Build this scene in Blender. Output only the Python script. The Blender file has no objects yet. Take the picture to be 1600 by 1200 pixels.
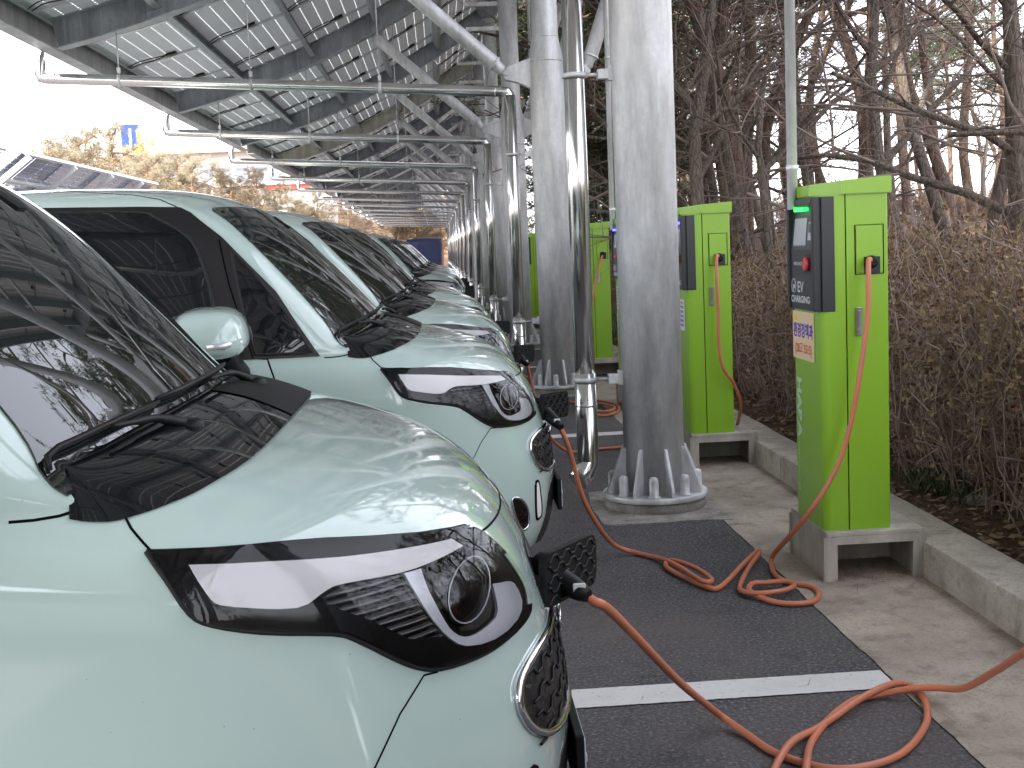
import bpy, bmesh, math, random, mathutils
from math import sin, cos, pi, radians, sqrt
from mathutils import Vector, Matrix, noise
from mathutils.bvhtree import BVHTree
from mathutils.geometry import delaunay_2d_cdt
SC = bpy.context.scene
COL = SC.collection
# ---------------------------------------------------------------- materials
def mat(name, col=(.5,.5,.5), rough=.5, metal=0., coat=0., coat_r=.03, ior=1.5, emit=None, estr=0., spec=.5):
    m = bpy.data.materials.new(name); m.use_nodes = True
    b = m.node_tree.nodes['Principled BSDF']
    b.inputs['Base Color'].default_value = (*col, 1)
    b.inputs['Roughness'].default_value = rough
    b.inputs['Metallic'].default_value = metal
    b.inputs['Coat Weight'].default_value = coat
    b.inputs['Coat Roughness'].default_value = coat_r
    b.inputs['IOR'].default_value = ior
    b.inputs['Specular IOR Level'].default_value = spec
    if emit:
        b.inputs['Emission Color'].default_value = (*emit, 1); b.inputs['Emission Strength'].default_value = estr
    return m
class NT:
    def __init__(s, m):
        s.m = m; s.t = m.node_tree; s.b = s.t.nodes['Principled BSDF']; s.tc = None
    def n(s, typ, **k):
        x = s.t.nodes.new(typ)
        for a, v in k.items(): setattr(x, a, v)
        return x
    def l(s, a, b): s.t.links.new(a, b)
    def coord(s, which='Object', scale=(1,1,1), rot=(0,0,0)):
        if s.tc is None: s.tc = s.n('ShaderNodeTexCoord')
        mp = s.n('ShaderNodeMapping'); mp.inputs['Scale'].default_value = scale; mp.inputs['Rotation'].default_value = rot
        s.l(s.tc.outputs[which], mp.inputs['Vector']); return mp.outputs[0]
    def noise(s, vec, scale=5, detail=4, rough=.55, dist=0.):
        x = s.n('ShaderNodeTexNoise'); x.inputs['Scale'].default_value = scale; x.inputs['Detail'].default_value = detail
        x.inputs['Roughness'].default_value = rough; x.inputs['Distortion'].default_value = dist
        if vec is not None: s.l(vec, x.inputs['Vector'])
        return x.outputs['Fac']
    def vor(s, vec, scale=5, feature='F1', out='Distance'):
        x = s.n('ShaderNodeTexVoronoi', feature=feature); x.inputs['Scale'].default_value = scale
        if vec is not None: s.l(vec, x.inputs['Vector'])
        return x.outputs[out]
    def ramp(s, fac, stops, interp='LINEAR'):
        x = s.n('ShaderNodeValToRGB'); x.color_ramp.interpolation = interp; e = x.color_ramp.elements
        while len(e) < len(stops): e.new(.5)
        for el, (p, c) in zip(e, stops):
            el.position = p; el.color = (*c, 1) if isinstance(c, (tuple, list)) else (c, c, c, 1)
        s.l(fac, x.inputs['Fac']); return x.outputs['Color']
    def mix(s, fac, a, b, typ='MIX'):
        x = s.n('ShaderNodeMix', data_type='RGBA', blend_type=typ)
        for i, v in ((0, fac), (6, a), (7, b)):
            if isinstance(v, (int, float)): x.inputs[i].default_value = v
            elif isinstance(v, (tuple, list)): x.inputs[i].default_value = (*v, 1)
            else: s.l(v, x.inputs[i])
        return x.outputs[2]
    def math(s, op, a, b=None, c=None):
        x = s.n('ShaderNodeMath', operation=op)
        for i, v in enumerate((a, b, c)):
            if v is None: continue
            if isinstance(v, (int, float)): x.inputs[i].default_value = v
            else: s.l(v, x.inputs[i])
        return x.outputs[0]
    def col(s, c): s.l(c, s.b.inputs['Base Color'])
    def rough(s, c): s.l(c, s.b.inputs['Roughness'])
    def bump(s, h, strength=.3, dist=.01, coat=False):
        x = s.n('ShaderNodeBump'); x.inputs['Strength'].default_value = strength; x.inputs['Distance'].default_value = dist
        s.l(h, x.inputs['Height']); s.l(x.outputs[0], s.b.inputs['Normal'])
        if coat: s.l(x.outputs[0], s.b.inputs['Coat Normal'])
        return x
# ---------------------------------------------------------------- mesh helpers
class MB:
    def __init__(s): s.bm = bmesh.new(); s.mi = 0
    def face(s, vs, smooth=False):
        try:
            f = s.bm.faces.new(vs); f.material_index = s.mi; f.smooth = smooth; return f
        except ValueError: return None
    def poly(s, pts, smooth=False): return s.face([s.bm.verts.new(p) for p in pts], smooth)
    def box(s, c, d, rot=None, bev=0.):
        hx, hy, hz = d[0]/2, d[1]/2, d[2]/2
        M = rot if rot is not None else Matrix.Identity(3)
        C = Vector(c)
        if bev > 0:
            b2 = bmesh.new(); bmesh.ops.create_cube(b2, size=1)
            for v in b2.verts: v.co = Vector((v.co.x*d[0], v.co.y*d[1], v.co.z*d[2]))
            bmesh.ops.bevel(b2, geom=b2.edges[:], offset=bev, segments=2, affect='EDGES', profile=.6)
            mp = {v: s.bm.verts.new(C + M @ v.co) for v in b2.verts}
            for f in b2.faces: s.face([mp[v] for v in f.verts], False)
            b2.free(); return
        vs = [s.bm.verts.new(C + M @ Vector((x*hx, y*hy, z*hz))) for x in (-1,1) for y in (-1,1) for z in (-1,1)]
        for q in ((0,1,3,2),(4,6,7,5),(0,4,5,1),(2,3,7,6),(0,2,6,4),(1,5,7,3)): s.face([vs[i] for i in q])
    def tube(s, pts, rad, n=8, cap=True, smooth=True, flat=None):
        pts = [Vector(p) for p in pts]
        if len(pts) < 2: return
        R = rad if isinstance(rad, (list, tuple)) else [rad]*len(pts)
        prev = None; rings = []
        for i, p in enumerate(pts):
            t = (pts[min(i+1, len(pts)-1)] - pts[max(i-1, 0)])
            if t.length < 1e-9: t = Vector((0,0,1))
            t.normalize()
            if prev is None:
                a = Vector((0,0,1)) if abs(t.z) < .9 else Vector((1,0,0))
                u = a.cross(t).normalized()
            else:
                u = (prev - t*prev.dot(t))
                u = u.normalized() if u.length > 1e-6 else t.orthogonal().normalized()
            prev = u; w = t.cross(u)
            rings.append([s.bm.verts.new(p + (u*cos(2*pi*k/n) + w*sin(2*pi*k/n))*R[i]) for k in range(n)])
        for a, b in zip(rings, rings[1:]):
            for k in range(n): s.face([a[k], a[(k+1)%n], b[(k+1)%n], b[k]], smooth)
        if cap:
            s.face(rings[0][::-1]); s.face(rings[-1])
    def lathe(s, prof, n=32, c=(0,0,0), smooth=True, M=None):
        C = Vector(c); rings = []
        for r, z in prof:
            ring = []
            for k in range(n):
                v = Vector((r*cos(2*pi*k/n), r*sin(2*pi*k/n), z))
                if M is not None: v = M @ v
                ring.append(s.bm.verts.new(C + v))
            rings.append(ring)
        for a, b in zip(rings, rings[1:]):
            for k in range(n): s.face([a[k], a[(k+1)%n], b[(k+1)%n], b[k]], smooth)
        s.face(rings[0][::-1]); s.face(rings[-1])
    def build(s, name, mats, parent=None, loc=None, autosmooth=None):
        me = bpy.data.meshes.new(name)
        s.bm.normal_update(); s.bm.to_mesh(me); s.bm.free()
        for m in (mats if isinstance(mats, (list, tuple)) else [mats]): me.materials.append(m)
        o = bpy.data.objects.new(name, me); COL.objects.link(o)
        if parent is not None: o.parent = parent
        if loc is not None: o.location = loc
        return o
def catmull(pts, n=6, closed=False):
    P = [Vector(p) for p in pts]; out = []
    for i in range(len(P)-1):
        p0 = P[max(i-1,0)]; p1 = P[i]; p2 = P[i+1]; p3 = P[min(i+2, len(P)-1)]
        for k in range(n):
            t = k/n
            out.append(.5*((2*p1)+(p2-p0)*t+(2*p0-5*p1+4*p2-p3)*t*t+(3*p1-p0-3*p2+p3)*t*t*t))
    out.append(P[-1]); return out
def tag(o, label=None, cat=None, group=None, kind=None):
    if label: o['label'] = label
    if cat: o['category'] = cat
    if group: o['group'] = group
    if kind: o['kind'] = kind
    return o
def empty(name, loc=(0,0,0), rz=0., label=None, cat=None, group=None):
    o = bpy.data.objects.new(name, None); COL.objects.link(o); o.location = loc; o.rotation_euler = (0,0,rz)
    o.empty_display_size = .1
    return tag(o, label, cat, group)
def kids(o): return [c for c in list(bpy.data.objects) if c.parent == o]
def copy_tree(o, parent=None, kidmap=None):
    if kidmap is None:
        kidmap = {}
        for x in bpy.data.objects:
            if x.parent is not None: kidmap.setdefault(x.parent.name, []).append(x)
    c = o.copy(); COL.objects.link(c)
    if parent is not None: c.parent = parent
    for ch in kidmap.get(o.name, []): copy_tree(ch, c, kidmap)
    return c
# ---------------------------------------------------------------- the electric city car
M_PAINT = mat('mint_paint', (.49,.61,.55), .34, 0, 1., .02)
M_WHITEP = mat('silver_white_paint', (.66,.66,.66), .34, 0, 1., .02)
def _paint(m, c):
    n = NT(m); v = n.coord('Object')
    f = n.noise(v, 900, 2); f2 = n.noise(v, 3.0, 5)
    dk = n.ramp(n.vor(v, 19), [(.018, 1.), (.03, 0.)]); n.col(n.mix(n.math('MULTIPLY', dk, .6), n.mix(f2, tuple(x*.955 for x in c), c), (.12,.13,.11)))
    sp = n.ramp(n.noise(v, 55, 3, .6), [(.66, 0.), (.74, 1.)])
    n.rough(n.math('ADD', n.math('MULTIPLY', f2, .12), n.math('MULTIPLY', sp, .1)))
    n.b.inputs['Coat Roughness'].default_value = .03
    n.bump(n.noise(v, 240, 2), .015, .002, True)
_paint(M_PAINT, (.49,.61,.55)); _paint(M_WHITEP, (.66,.67,.68))
M_GLASS = mat('tinted_glass', (.006,.007,.009), .012, 0, 0, ior=1.62); M_WGLASS = mat('windshield_glass', (.010,.014,.013), .010, 0, 0, ior=1.95)
M_TRIM = mat('black_pillar_film', (.011,.009,.0095), .36)
M_PLAST = mat('black_plastic', (.0045,.0045,.005), .5, spec=.3)
M_GLOSSB = mat('gloss_black', (.003,.003,.0035), .05, 0, 0, ior=1.5)
M_HOUSE = mat('lamp_housing_black', (.003,.003,.0035), .3, spec=.12); M_CHROME = mat('chrome', (.82,.83,.85), .06, 1.)
M_SATIN = mat('satin_silver', (.74,.74,.76), .30, .45)
M_DRL = mat('lamp_white_diffuser', (.90,.87,.84), .3, 0, .4)
M_RUB = mat('rubber', (.008,.008,.008), .7)
M_GAP = mat('panel_gap_black', (.003,.003,.003), .8, spec=.08)
M_AMBER = mat('amber_reflector', (.5,.12,.02), .2)
M_REDR = mat('tail_lamp_red', (.35,.01,.01), .12, 0, 1)
M_PLATE = mat('plate_white', (.62,.68,.75), .4)
def lens_mat():
    m = bpy.data.materials.new('clear_lens'); m.use_nodes = True; t = m.node_tree; t.nodes.clear()
    o = t.nodes.new('ShaderNodeOutputMaterial'); mx = t.nodes.new('ShaderNodeMixShader')
    tr = t.nodes.new('ShaderNodeBsdfTransparent'); tr.inputs[0].default_value = (.98,.98,.99,1)
    g = t.nodes.new('ShaderNodeBsdfGlossy'); g.inputs['Roughness'].default_value = .015
    fr = t.nodes.new('ShaderNodeFresnel'); fr.inputs[0].default_value = 1.42
    t.links.new(fr.outputs[0], mx.inputs[0]); t.links.new(tr.outputs[0], mx.inputs[1]); t.links.new(g.outputs[0], mx.inputs[2])
    t.links.new(mx.outputs[0], o.inputs[0]); return m
M_LENS = lens_mat()
def cell_mat():
    m = mat('lamp_reflector_facets', (.1,.1,.11), .18, .85); n = NT(m); v = n.coord('Object', (1,1,1))
    w = n.n('ShaderNodeTexWave', wave_type='BANDS', bands_direction='Z'); w.inputs['Scale'].default_value = 26
    w.inputs['Distortion'].default_value = .6; w.inputs['Detail'].default_value = 1
    n.l(v, w.inputs['Vector'])
    n.col(n.ramp(w.outputs['Fac'], [(0, .015), (.84, .022), (.95, .20), (1, .04)]))
    n.bump(w.outputs['Fac'], .35, .003); return m
M_FACET = cell_mat()
def mesh_grille_mat():
    m = mat('grille_mesh', (.012,.012,.013), .35); n = NT(m); v = n.coord('Object', (1,1,1))
    d = n.vor(n.coord('Object', (1,1,1.6)), 26, 'DISTANCE_TO_EDGE')
    n.col(n.ramp(d, [(0, .012), (.25, .010), (.4, .002), (1, .001)]))
    n.bump(d, .9, .01); return m
M_GRILLE = mesh_grille_mat()

# levels: z centre, z side, x front centre, corner depth D, front half width, rear half width, power, x rear
LV = [
 (.150,.190,-.150,.50,.66,.68,2.3,-3.50),
 (.165,.200,-.075,.55,.745,.755,2.3,-3.55),
 (.250,.270,-.022,.58,.780,.785,2.3,-3.59),
 (.400,.400, .000,.60,.792,.795,2.3,-3.60),
 (.520,.520,-.002,.61,.796,.797,2.3,-3.60),
 (.600,.600,-.012,.61,.798,.798,2.3,-3.60),
 (.700,.700,-.040,.60,.800,.800,2.3,-3.595),
 (.800,.800,-.072,.58,.800,.800,2.3,-3.59),
 (.880,.880,-.112,.55,.798,.800,2.3,-3.585),
 (.945,.935,-.165,.52,.792,.798,2.3,-3.58),
 (.990,.975,-.225,.47,.776,.796,2.35,-3.575),
 (1.022,1.003,-.290,.43,.750,.792,2.4,-3.57),
 (1.050,1.024,-.370,.37,.722,.787,2.5,-3.565),
 (1.070,1.038,-.450,.30,.712,.783,2.7,-3.56),
 (1.083,1.050,-.500,.265,.715,.779,2.7,-3.56),
 (1.092,1.066,-.600,.185,.722,.777,-2,-3.56),
 (1.108,1.082,-.668,.160,.728,.775,-2,-3.555),
 (1.220,1.200,-.762,.165,.728,.757,-2,-3.54),
 (1.340,1.320,-.872,.160,.716,.735,-2,-3.52),
 (1.460,1.440,-.993,.150,.696,.708,-2,-3.49),
 (1.560,1.540,-1.107,.145,.668,.682,-2,-3.46),
 (1.615,1.590,-1.203,.14,.640,.660,-2,-3.42),
 (1.655,1.635,-1.310,.15,.590,.622,2.6,-3.36),
 (1.683,1.668,-1.460,.20,.500,.545,2.5,-3.25),
 (1.697,1.690,-1.68,.22,.36,.42,2.4,-3.05),
 (1.702,1.700,-1.95,.2,.18,.22,2.2,-2.8),
]
NF, NS, NR = 11, 14, 5
def level_pts(L):
    zc, ze, xf, D, wf, wr, p, xr = L
    h = []
    for i in range(NF):                                 # nose centre to side
        th = (pi/2)*(i/NF)
        y = wf*sin(th)**(2/abs(p)) if i else 0
        x = xf - D*(1-cos(th)**(2/2.0))
        if p < 0: y = wf*i/NF; x = xf - D*(i/NF)**2
        h.append((x, y, zc + (ze-zc)*(y/wf)**2))
    xs = xf - D; xe = xr + .22
    for i in range(NS+1):
        t = i/NS; x = xs + (xe-xs)*t
        k = min(1, max(0, (xs-x)/.45)); k = k*k*(3-2*k)
        h.append((x, wf + (wr-wf)*k, ze))
    for i in range(1, NR+1):
        th = (pi/2)*(i/NR)
        y = wr*cos(th)**(2/3.2) if i < NR else 0
        h.append((xe - .22*sin(th)**(2/3.0), y, ze))
    full = [(x, -y, z) for x, y, z in h] + [(x, y, z) for x, y, z in h[-2:0:-1]]
    return full
def body_bm():
    bm = bmesh.new(); rings = [[bm.verts.new(p) for p in level_pts(L)] for L in LV]
    n = len(rings[0])
    for a, b in zip(rings, rings[1:]):
        for k in range(n):
            bm.faces.new([a[k], b[k], b[(k+1)%n], a[(k+1)%n]])
    def cap(r, flip):                                   # quads between the two sides
        for k in range(0, n//2):
            q = [r[k], r[(k+1)%n], r[n-k-1], r[(n-k)%n]]
            q = list(dict.fromkeys(q))
            if len(q) >= 3: bm.faces.new(q[::-1] if flip else q)
    cap(rings[-1], True); cap(rings[0], False)
    bmesh.ops.recalc_face_normals(bm, faces=bm.faces[:])
    me = bpy.data.meshes.new('tmp'); bm.to_mesh(me); bm.free()
    o = bpy.data.objects.new('tmp', me); COL.objects.link(o)
    md = o.modifiers.new('s', 'SUBSURF'); md.levels = 2; md.render_levels = 2
    dg = bpy.context.evaluated_depsgraph_get(); dg.update()
    me2 = bpy.data.meshes.new_from_object(o.evaluated_get(dg))
    bpy.data.objects.remove(o); bpy.data.meshes.remove(me)
    b2 = bmesh.new(); b2.from_mesh(me2); bpy.data.meshes.remove(me2)
    for f in b2.faces: f.smooth = True
    return b2
def inpoly(p, poly):
    x, y = p; c = False; j = len(poly)-1
    for i in range(len(poly)):
        xi, yi = poly[i]; xj, yj = poly[j]
        if (yi > y) != (yj > y) and x < (xj-xi)*(y-yi)/(yj-yi)+xi: c = not c
        j = i
    return c
def smooth_poly(pts, sharp=(), n=5):
    """closed Catmull-Rom; indexes in sharp stay corners"""
    N = len(pts); out = []
    for i in range(N):
        p1 = Vector(pts[i]); p2 = Vector(pts[(i+1)%N])
        p0 = Vector(pts[i-1]) if i not in sharp else p1*2-p2
        p3 = Vector(pts[(i+2)%N]) if (i+1)%N not in sharp else p2*2-p1
        for k in range(n):
            t = k/n
            out.append(tuple(.5*((2*p1)+(p2-p0)*t+(2*p0-5*p1+4*p2-p3)*t*t+(3*p1-p0-3*p2+p3)*t*t*t)))
    return out
DIRS = {'side': (lambda a, b: Vector((a, -3, b)), Vector((0,1,0))),
        'front': (lambda a, b: Vector((3, a, b)), Vector((-1,0,0))),
        'top': (lambda a, b: Vector((a, b, 5)), Vector((0,0,-1))),
        'rear': (lambda a, b: Vector((-6, a, b)), Vector((1,0,0)))}
def hit(bvh, proj, a, b, mir=False):
    f, d = DIRS[proj]; o = f(a, b)
    if mir: o = Vector((o.x, -o.y, o.z)); d = Vector((d.x, -d.y, d.z))
    h = bvh.ray_cast(o, d)
    if h[0] is None:
        for r in (.02, .05, .1):
            q = bvh.find_nearest(o + d*3, 10)
        return q[0], q[1]
    n = h[1]
    if n.dot(d) > 0: n = -n
    return h[0], n
def patch(mb, bvh, proj, poly, off=.003, skirt=.006, g=.025, mir=False, dome=None):
    """a sheet lying on the body, its outline given in the side / front / top view"""
    bd = []
    N = len(poly)
    for i in range(N):
        a = Vector(poly[i]); b = Vector(poly[(i+1)%N]); L = (b-a).length
        if L < 1e-5: continue
        m = max(1, int(L/g))
        for k in range(m): bd.append(tuple(a+(b-a)*k/m))
    xs = [p[0] for p in bd]; ys = [p[1] for p in bd]
    P = list(bd); nb = len(bd)
    x = min(xs)+g/2; r = 0
    while x < max(xs):
        y = min(ys)+g/2 + (g/2 if r % 2 else 0)
        while y < max(ys):
            if inpoly((x,y), bd) and min((x-q[0])**2+(y-q[1])**2 for q in bd) > (g*.45)**2: P.append((x,y))
            y += g
        x += g*.87; r += 1
    V, E, F, ov, oe, of = delaunay_2d_cdt([Vector(p) for p in P], [(i,(i+1)%nb) for i in range(nb)], [], 1, 1e-6)
    vs = []; nn = []
    for v in V:
        p, n = hit(bvh, proj, v.x, v.y, mir)
        o_ = off if dome is None else off + dome(v.x, v.y)
        vs.append(mb.bm.verts.new(p + n*o_)); nn.append((p, n))
    fdir = DIRS[proj][1].copy()
    if mir: fdir.y = -fdir.y
    cnt = {}
    for f in F:
        f = list(f); 
        a, b, c = (vs[i].co for i in f[:3])
        if (b-a).cross(c-a).dot(fdir) > 0: f = f[::-1]
        mb.face([vs[i] for i in f], True)
        for i in range(len(f)):
            e = (f[i], f[(i+1)%len(f)]); cnt[e] = 1
    if skirt:
        low = {}
        for (a, b) in list(cnt):
            if (b, a) in cnt: continue
            for q in (a, b):
                if q not in low: low[q] = (mb.bm.verts.new(vs[q].co), mb.bm.verts.new(nn[q][0] - nn[q][1]*skirt))
            mb.face([low[b][0], low[a][0], low[a][1], low[b][1]], False)
def ribbon(mb, bvh, proj, pts, w=.005, off=.0008, mir=False, step=.012):
    P = []
    for a, b in zip(pts, pts[1:]):
        a = Vector(a); b = Vector(b); m = max(1, int((b-a).length/step))
        P += [a+(b-a)*k/m for k in range(m)]
    P.append(Vector(pts[-1]))
    H = [hit(bvh, proj, p.x, p.y, mir) for p in P]
    prev = None
    for i, (p, n) in enumerate(H):
        t = H[min(i+1, len(H)-1)][0]-H[max(i-1, 0)][0]
        s = n.cross(t)
        if s.length < 1e-9: continue
        s.normalize(); q = p+n*off
        cur = (mb.bm.verts.new(q+s*w/2), mb.bm.verts.new(q-s*w/2))
        if prev: mb.face([prev[0], cur[0], cur[1], prev[1]], True)
        prev = cur
# ---------------------------------------------------------------- the parts of the car (outlines in the car's own side, front and top views)
HL = [(-0.668,.982),(-.637,.941),(-.607,.893),(-.577,.874),(-.509,.854),(-.411,.832),(-.372,.81),(-.324,.771),(-.291,.747),(-.256,.731),(-.195,.722),(-.15,.720),(-.107,.725),(-.095,.742),(-.103,.78),(-.137,.842),(-.172,.886),(-.197,.907),(-.225,.918),(-.422,.962),(-.577,.976)]
DRL = [(-.608,.96),(-.589,.928),(-.572,.905),(-.546,.896),(-.461,.88),(-.425,.893),(-.397,.899),(-.315,.891),(-.271,.889),(-.209,.889),(-.228,.906),(-.297,.919),(-.381,.932),(-.499,.949)]
USH = [(-.308,.888),(-.29,.852),(-.266,.807),(-.24,.77),(-.214,.748),(-.165,.734),(-.120,.737),(-.109,.756),(-.122,.79),(-.136,.802),(-.164,.815),(-.158,.783),(-.162,.765),(-.193,.759),(-.217,.763),(-.235,.778),(-.248,.8),(-.272,.854),(-.282,.886)]
PROJ = [(-.271,.885),(-.259,.841),(-.241,.797),(-.222,.772),(-.198,.764),(-.17,.767),(-.161,.785),(-.168,.821),(-.196,.859),(-.229,.883),(-.253,.888)]
FAC = [(-.429,.884),(-.397,.898),(-.315,.89),(-.273,.834),(-.249,.778),(-.301,.793),(-.358,.839),(-.398,.863)]
GR = [(0,.668),(-.16,.668),(-.326,.672),(-.40,.668),(-.455,.656),(-.482,.638),(-.492,.612),(-.487,.585),(-.468,.556),(-.435,.532),(-.386,.512),(-.30,.497),(-.15,.490),(0,.488)]
def mirp(L): return L + [(-a, b) for a, b in L[::-1] if abs(a) > 1e-6]
def scale_poly(L, k, c=None):
    cx = sum(p[0] for p in L)/len(L) if c is None else c[0]; cy = sum(p[1] for p in L)/len(L) if c is None else c[1]
    return [(cx+(x-cx)*k, cy+(y-cy)*k) for x, y in L]
def inset(L, d):
    n = len(L); ar = sum(L[i][0]*L[(i+1)%n][1]-L[(i+1)%n][0]*L[i][1] for i in range(n)); s = 1 if ar > 0 else -1
    out = []
    for i in range(n):
        a = Vector(L[i-1]); b = Vector(L[i]); c = Vector(L[(i+1)%n])
        t = ((b-a).normalized()+(c-b).normalized())
        t = t.normalized() if t.length > 1e-6 else (c-b).normalized()
        out.append((b.x - t.y*d*s, b.y + t.x*d*s))
    return out
def band(mb, bvh, proj, poly, r, off, mir=False, n=6):
    P = [hit(bvh, proj, x, y, mir) for x, y in poly]
    pts = [p+nn*off for p, nn in P]; pts.append(pts[0])
    mb.tube(pts, r, n, cap=False)
def make_car():
    root = empty('electric_car')
    bb = body_bm(); bvh = BVHTree.FromBMesh(bb)
    mb = MB(); mb.bm.free(); mb.bm = bb
    mb.mi = 1
    for s in (False, True):
        ribbon(mb, bvh, 'side', [(-.708,1.028),(-.695,1.012),(-.663,.984)], .0042, mir=s)
        ribbon(mb, bvh, 'side', [(-.258,.728),(-.28,.741-.01),(-.319,.686),(-.36,.617),(-.387,.565),(-.40,.50)], .0034, mir=s)
        ribbon(mb, bvh, 'side', [(-1.119,1.044),(-1.068,1.038),(-1.046,.974),(-1.040,.92),(-1.045,.8),(-1.10,.45),(-1.12,.26),(-2.12,.26),(-2.14,.6),(-2.14,1.04)], .006, mir=s)
        ribbon(mb, bvh, 'side', [(-2.011,1.686),(-1.769,1.671),(-1.54,1.646),(-1.44,1.624),(-1.373,1.592)], .005, mir=s)
        ribbon(mb, bvh, 'side', [(-2.14,1.04),(-2.15,.6),(-2.16,.26),(-3.0,.30),(-3.02,1.04)], .006, mir=s)
        ribbon(mb, bvh, 'side', [(-2.6,1.688),(-2.011,1.686)], .005, mir=s)
        ribbon(mb, bvh, 'front', [(-.40,.893),(-.33,.889),(-.242,.887),(-.137,.885),(0,.884)], .0045, mir=s)
    for s in (False, True): ribbon(mb, bvh, 'side', [(-.775,1.040),(-.80,1.034),(-.835,1.031),(-.87,1.031)], .005, mir=s)
    mb.build('body', [M_PAINT, M_GAP], root)
    WS = [(-.712,1.060),(-.700,1.10),(-.672,1.165),(-.640,1.323),(-.605,1.462),(-.55,1.562),(-.52,1.584),(-.46,1.590),(-.39,1.592),(-.2,1.594),(0,1.595)]
    w = mirp(WS)
    low = [(.6,1.085),(.4,1.100),(0,1.106),(-.4,1.100),(-.6,1.085)]
    m = MB(); patch(m, bvh, 'front', smooth_poly(w+low, sharp=(0, len(w)-1), n=3), .005, .004, .03); ws = m.build('windshield', M_WGLASS, root)
    p, n = hit(bvh, 'front', 0, 1.535); m = MB(); m.box(p+n*.006, (.05,.075,.006), n.to_track_quat('Z','Y').to_matrix(), bev=.002); m.build('sensor_cover', M_PLAST, ws)
    C = [(-.785,-.726),(-.749,-.728),(-.708,-.722),(-.652,-.692),(-.604,-.635),(-.561,-.519),(-.538,-.362),(-.529,-.175),(-.527,0)]
    C = C + [(x,-y) for x, y in C[-2::-1]]
    N = len(C); F_ = []; K_ = []
    CC = catmull([(x,y,0) for x, y in C], 5); 
    for q in CC:
        p, n = hit(bvh, 'top', q.x, q.y); F_.append(p+n*.003)
        u = q.y/.726; p2, n2 = hit(bvh, 'front', q.y*(1-.075*abs(u)), 1.142-.048*abs(u)**2.2); K_.append(p2+n2*.0065)
    def ruled(i0, i1, t0, t1, lift, rows=7):
        m = MB(); g = []
        for i in range(i0, i1):
            row = []
            for r in range(rows+1):
                t = t0+(t1-t0)*r/rows; row.append(m.bm.verts.new(F_[i].lerp(K_[i], t)+Vector((.2,0,1))*(.010*sin(pi*t)*.8+lift)))
            g.append(row)
        for i in range(len(g)-1):
            for r in range(rows): m.face([g[i][r], g[i+1][r], g[i+1][r+1], g[i][r+1]], True)
        for row in (g[0], g[-1]):
            pass
        return m
    M_ = len(CC); m = ruled(0, M_, 0, 1, 0); cw = m.build('cowl_panel', M_GLASS, root)
    m = ruled(int(M_*.46), M_-1, .0, .93, .0022); m.build('cowl_grille', M_PLAST, cw)
    TR = [(-3.40,1.585),(-2.6,1.612),(-1.861,1.606),(-1.502,1.596),(-1.362,1.588),(-1.325,1.568),(-1.213,1.475),(-1.03,1.275),(-.885,1.037),(-1.0,1.037),(-1.117,1.040),(-1.6,1.045),(-2.4,1.05),(-3.46,1.075)]
    FW = smooth_poly([(-2.06,1.588),(-1.80,1.586),(-1.511,1.576),(-1.442,1.552),(-1.351,1.497),(-1.305,1.445),(-1.271,1.345),(-1.246,1.236),(-1.222,1.070),(-1.6,1.068),(-2.06,1.070)], (0,8,10), 3)
    RW = smooth_poly([(-2.20,1.588),(-2.6,1.586),(-2.93,1.570),(-2.97,1.52),(-2.98,1.10),(-2.6,1.075),(-2.20,1.072)], (0,6), 3)
    CW = smooth_poly([(-3.08,1.55),(-3.30,1.54),(-3.36,1.50),(-3.38,1.12),(-3.08,1.10)], (), 3)
    QW = smooth_poly([(-1.180,1.425),(-1.122,1.365),(-1.025,1.238),(-.975,1.163),(-.915,1.052),(-.990,1.052),(-1.110,1.056),(-1.148,1.22)], (0,4,6), 2)
    for s in (False, True):
        m = MB(); patch(m, bvh, 'side', TR, .006, .006, .03, s); tr = m.build('pillar_trim', M_TRIM, root)
        m = MB(); ribbon(m, bvh, 'side', [(-1.223,1.468),(-1.19,1.30),(-1.117,1.04)], .006, .0072, s); m.build('door_gap', M_GAP, tr)
        for nm, P in (('front_window', FW), ('rear_window', RW), ('rear_quarter_window', CW), ('quarter_window', QW)):
            m = MB(); patch(m, bvh, 'side', P, .0095, .001, .03, s); wd = m.build(nm, M_GLASS, root)
            m = MB(); band(m, bvh, 'side', P, .006, .007, s); m.build('window_seal', M_RUB, wd)
        # headlight: black housing, white diffuser, silver hook, projector, facets, clear cover
        H = smooth_poly(HL, (0,), 3)
        m = MB(); patch(m, bvh, 'side', H, .0022, .004, .018, s); hl = m.build('headlight', M_HOUSE, root)
        m = MB(); patch(m, bvh, 'side', smooth_poly(DRL, (0,3,9,10), 3), .0045, .001, .015, s); m.build('diffuser', M_DRL, hl)
        m = MB(); patch(m, bvh, 'side', FAC, .0036, .001, .015, s); m.build('reflector', M_FACET, hl)
        def hook(x, y): return .003
        m = MB(); patch(m, bvh, 'side', smooth_poly(USH, (0,9,10,18), 2), .0075, .004, .012, s); m.build('silver_hook', M_SATIN, hl)
        cx, cy = -.213, .826
        m = MB(); patch(m, bvh, 'side', scale_poly(PROJ, .97), .0045, .001, .01, s, dome=lambda x, y: .012*max(0, 1-((x-cx)/.05)**2-((y-cy)/.055)**2)); pj_ = m.build('projector', M_GLOSSB, hl)
        m = MB(); el = [(cx+.004+.036*cos(a), cy+.044*sin(a)) for a in [2*pi*k/24 for k in range(24)]]
        band(m, bvh, 'side', el, .0014, .0125, s); m.build('lens_ring', M_SATIN, hl)
        m = MB(); patch(m, bvh, 'side', inset(H, .0035), .017, .015, .016, s); m.build('lens_cover', M_LENS, hl)
        m = MB(); band(m, bvh, 'side', H, .0042, .0012, s); m.build('lamp_seal', M_RUB, hl)
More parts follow.
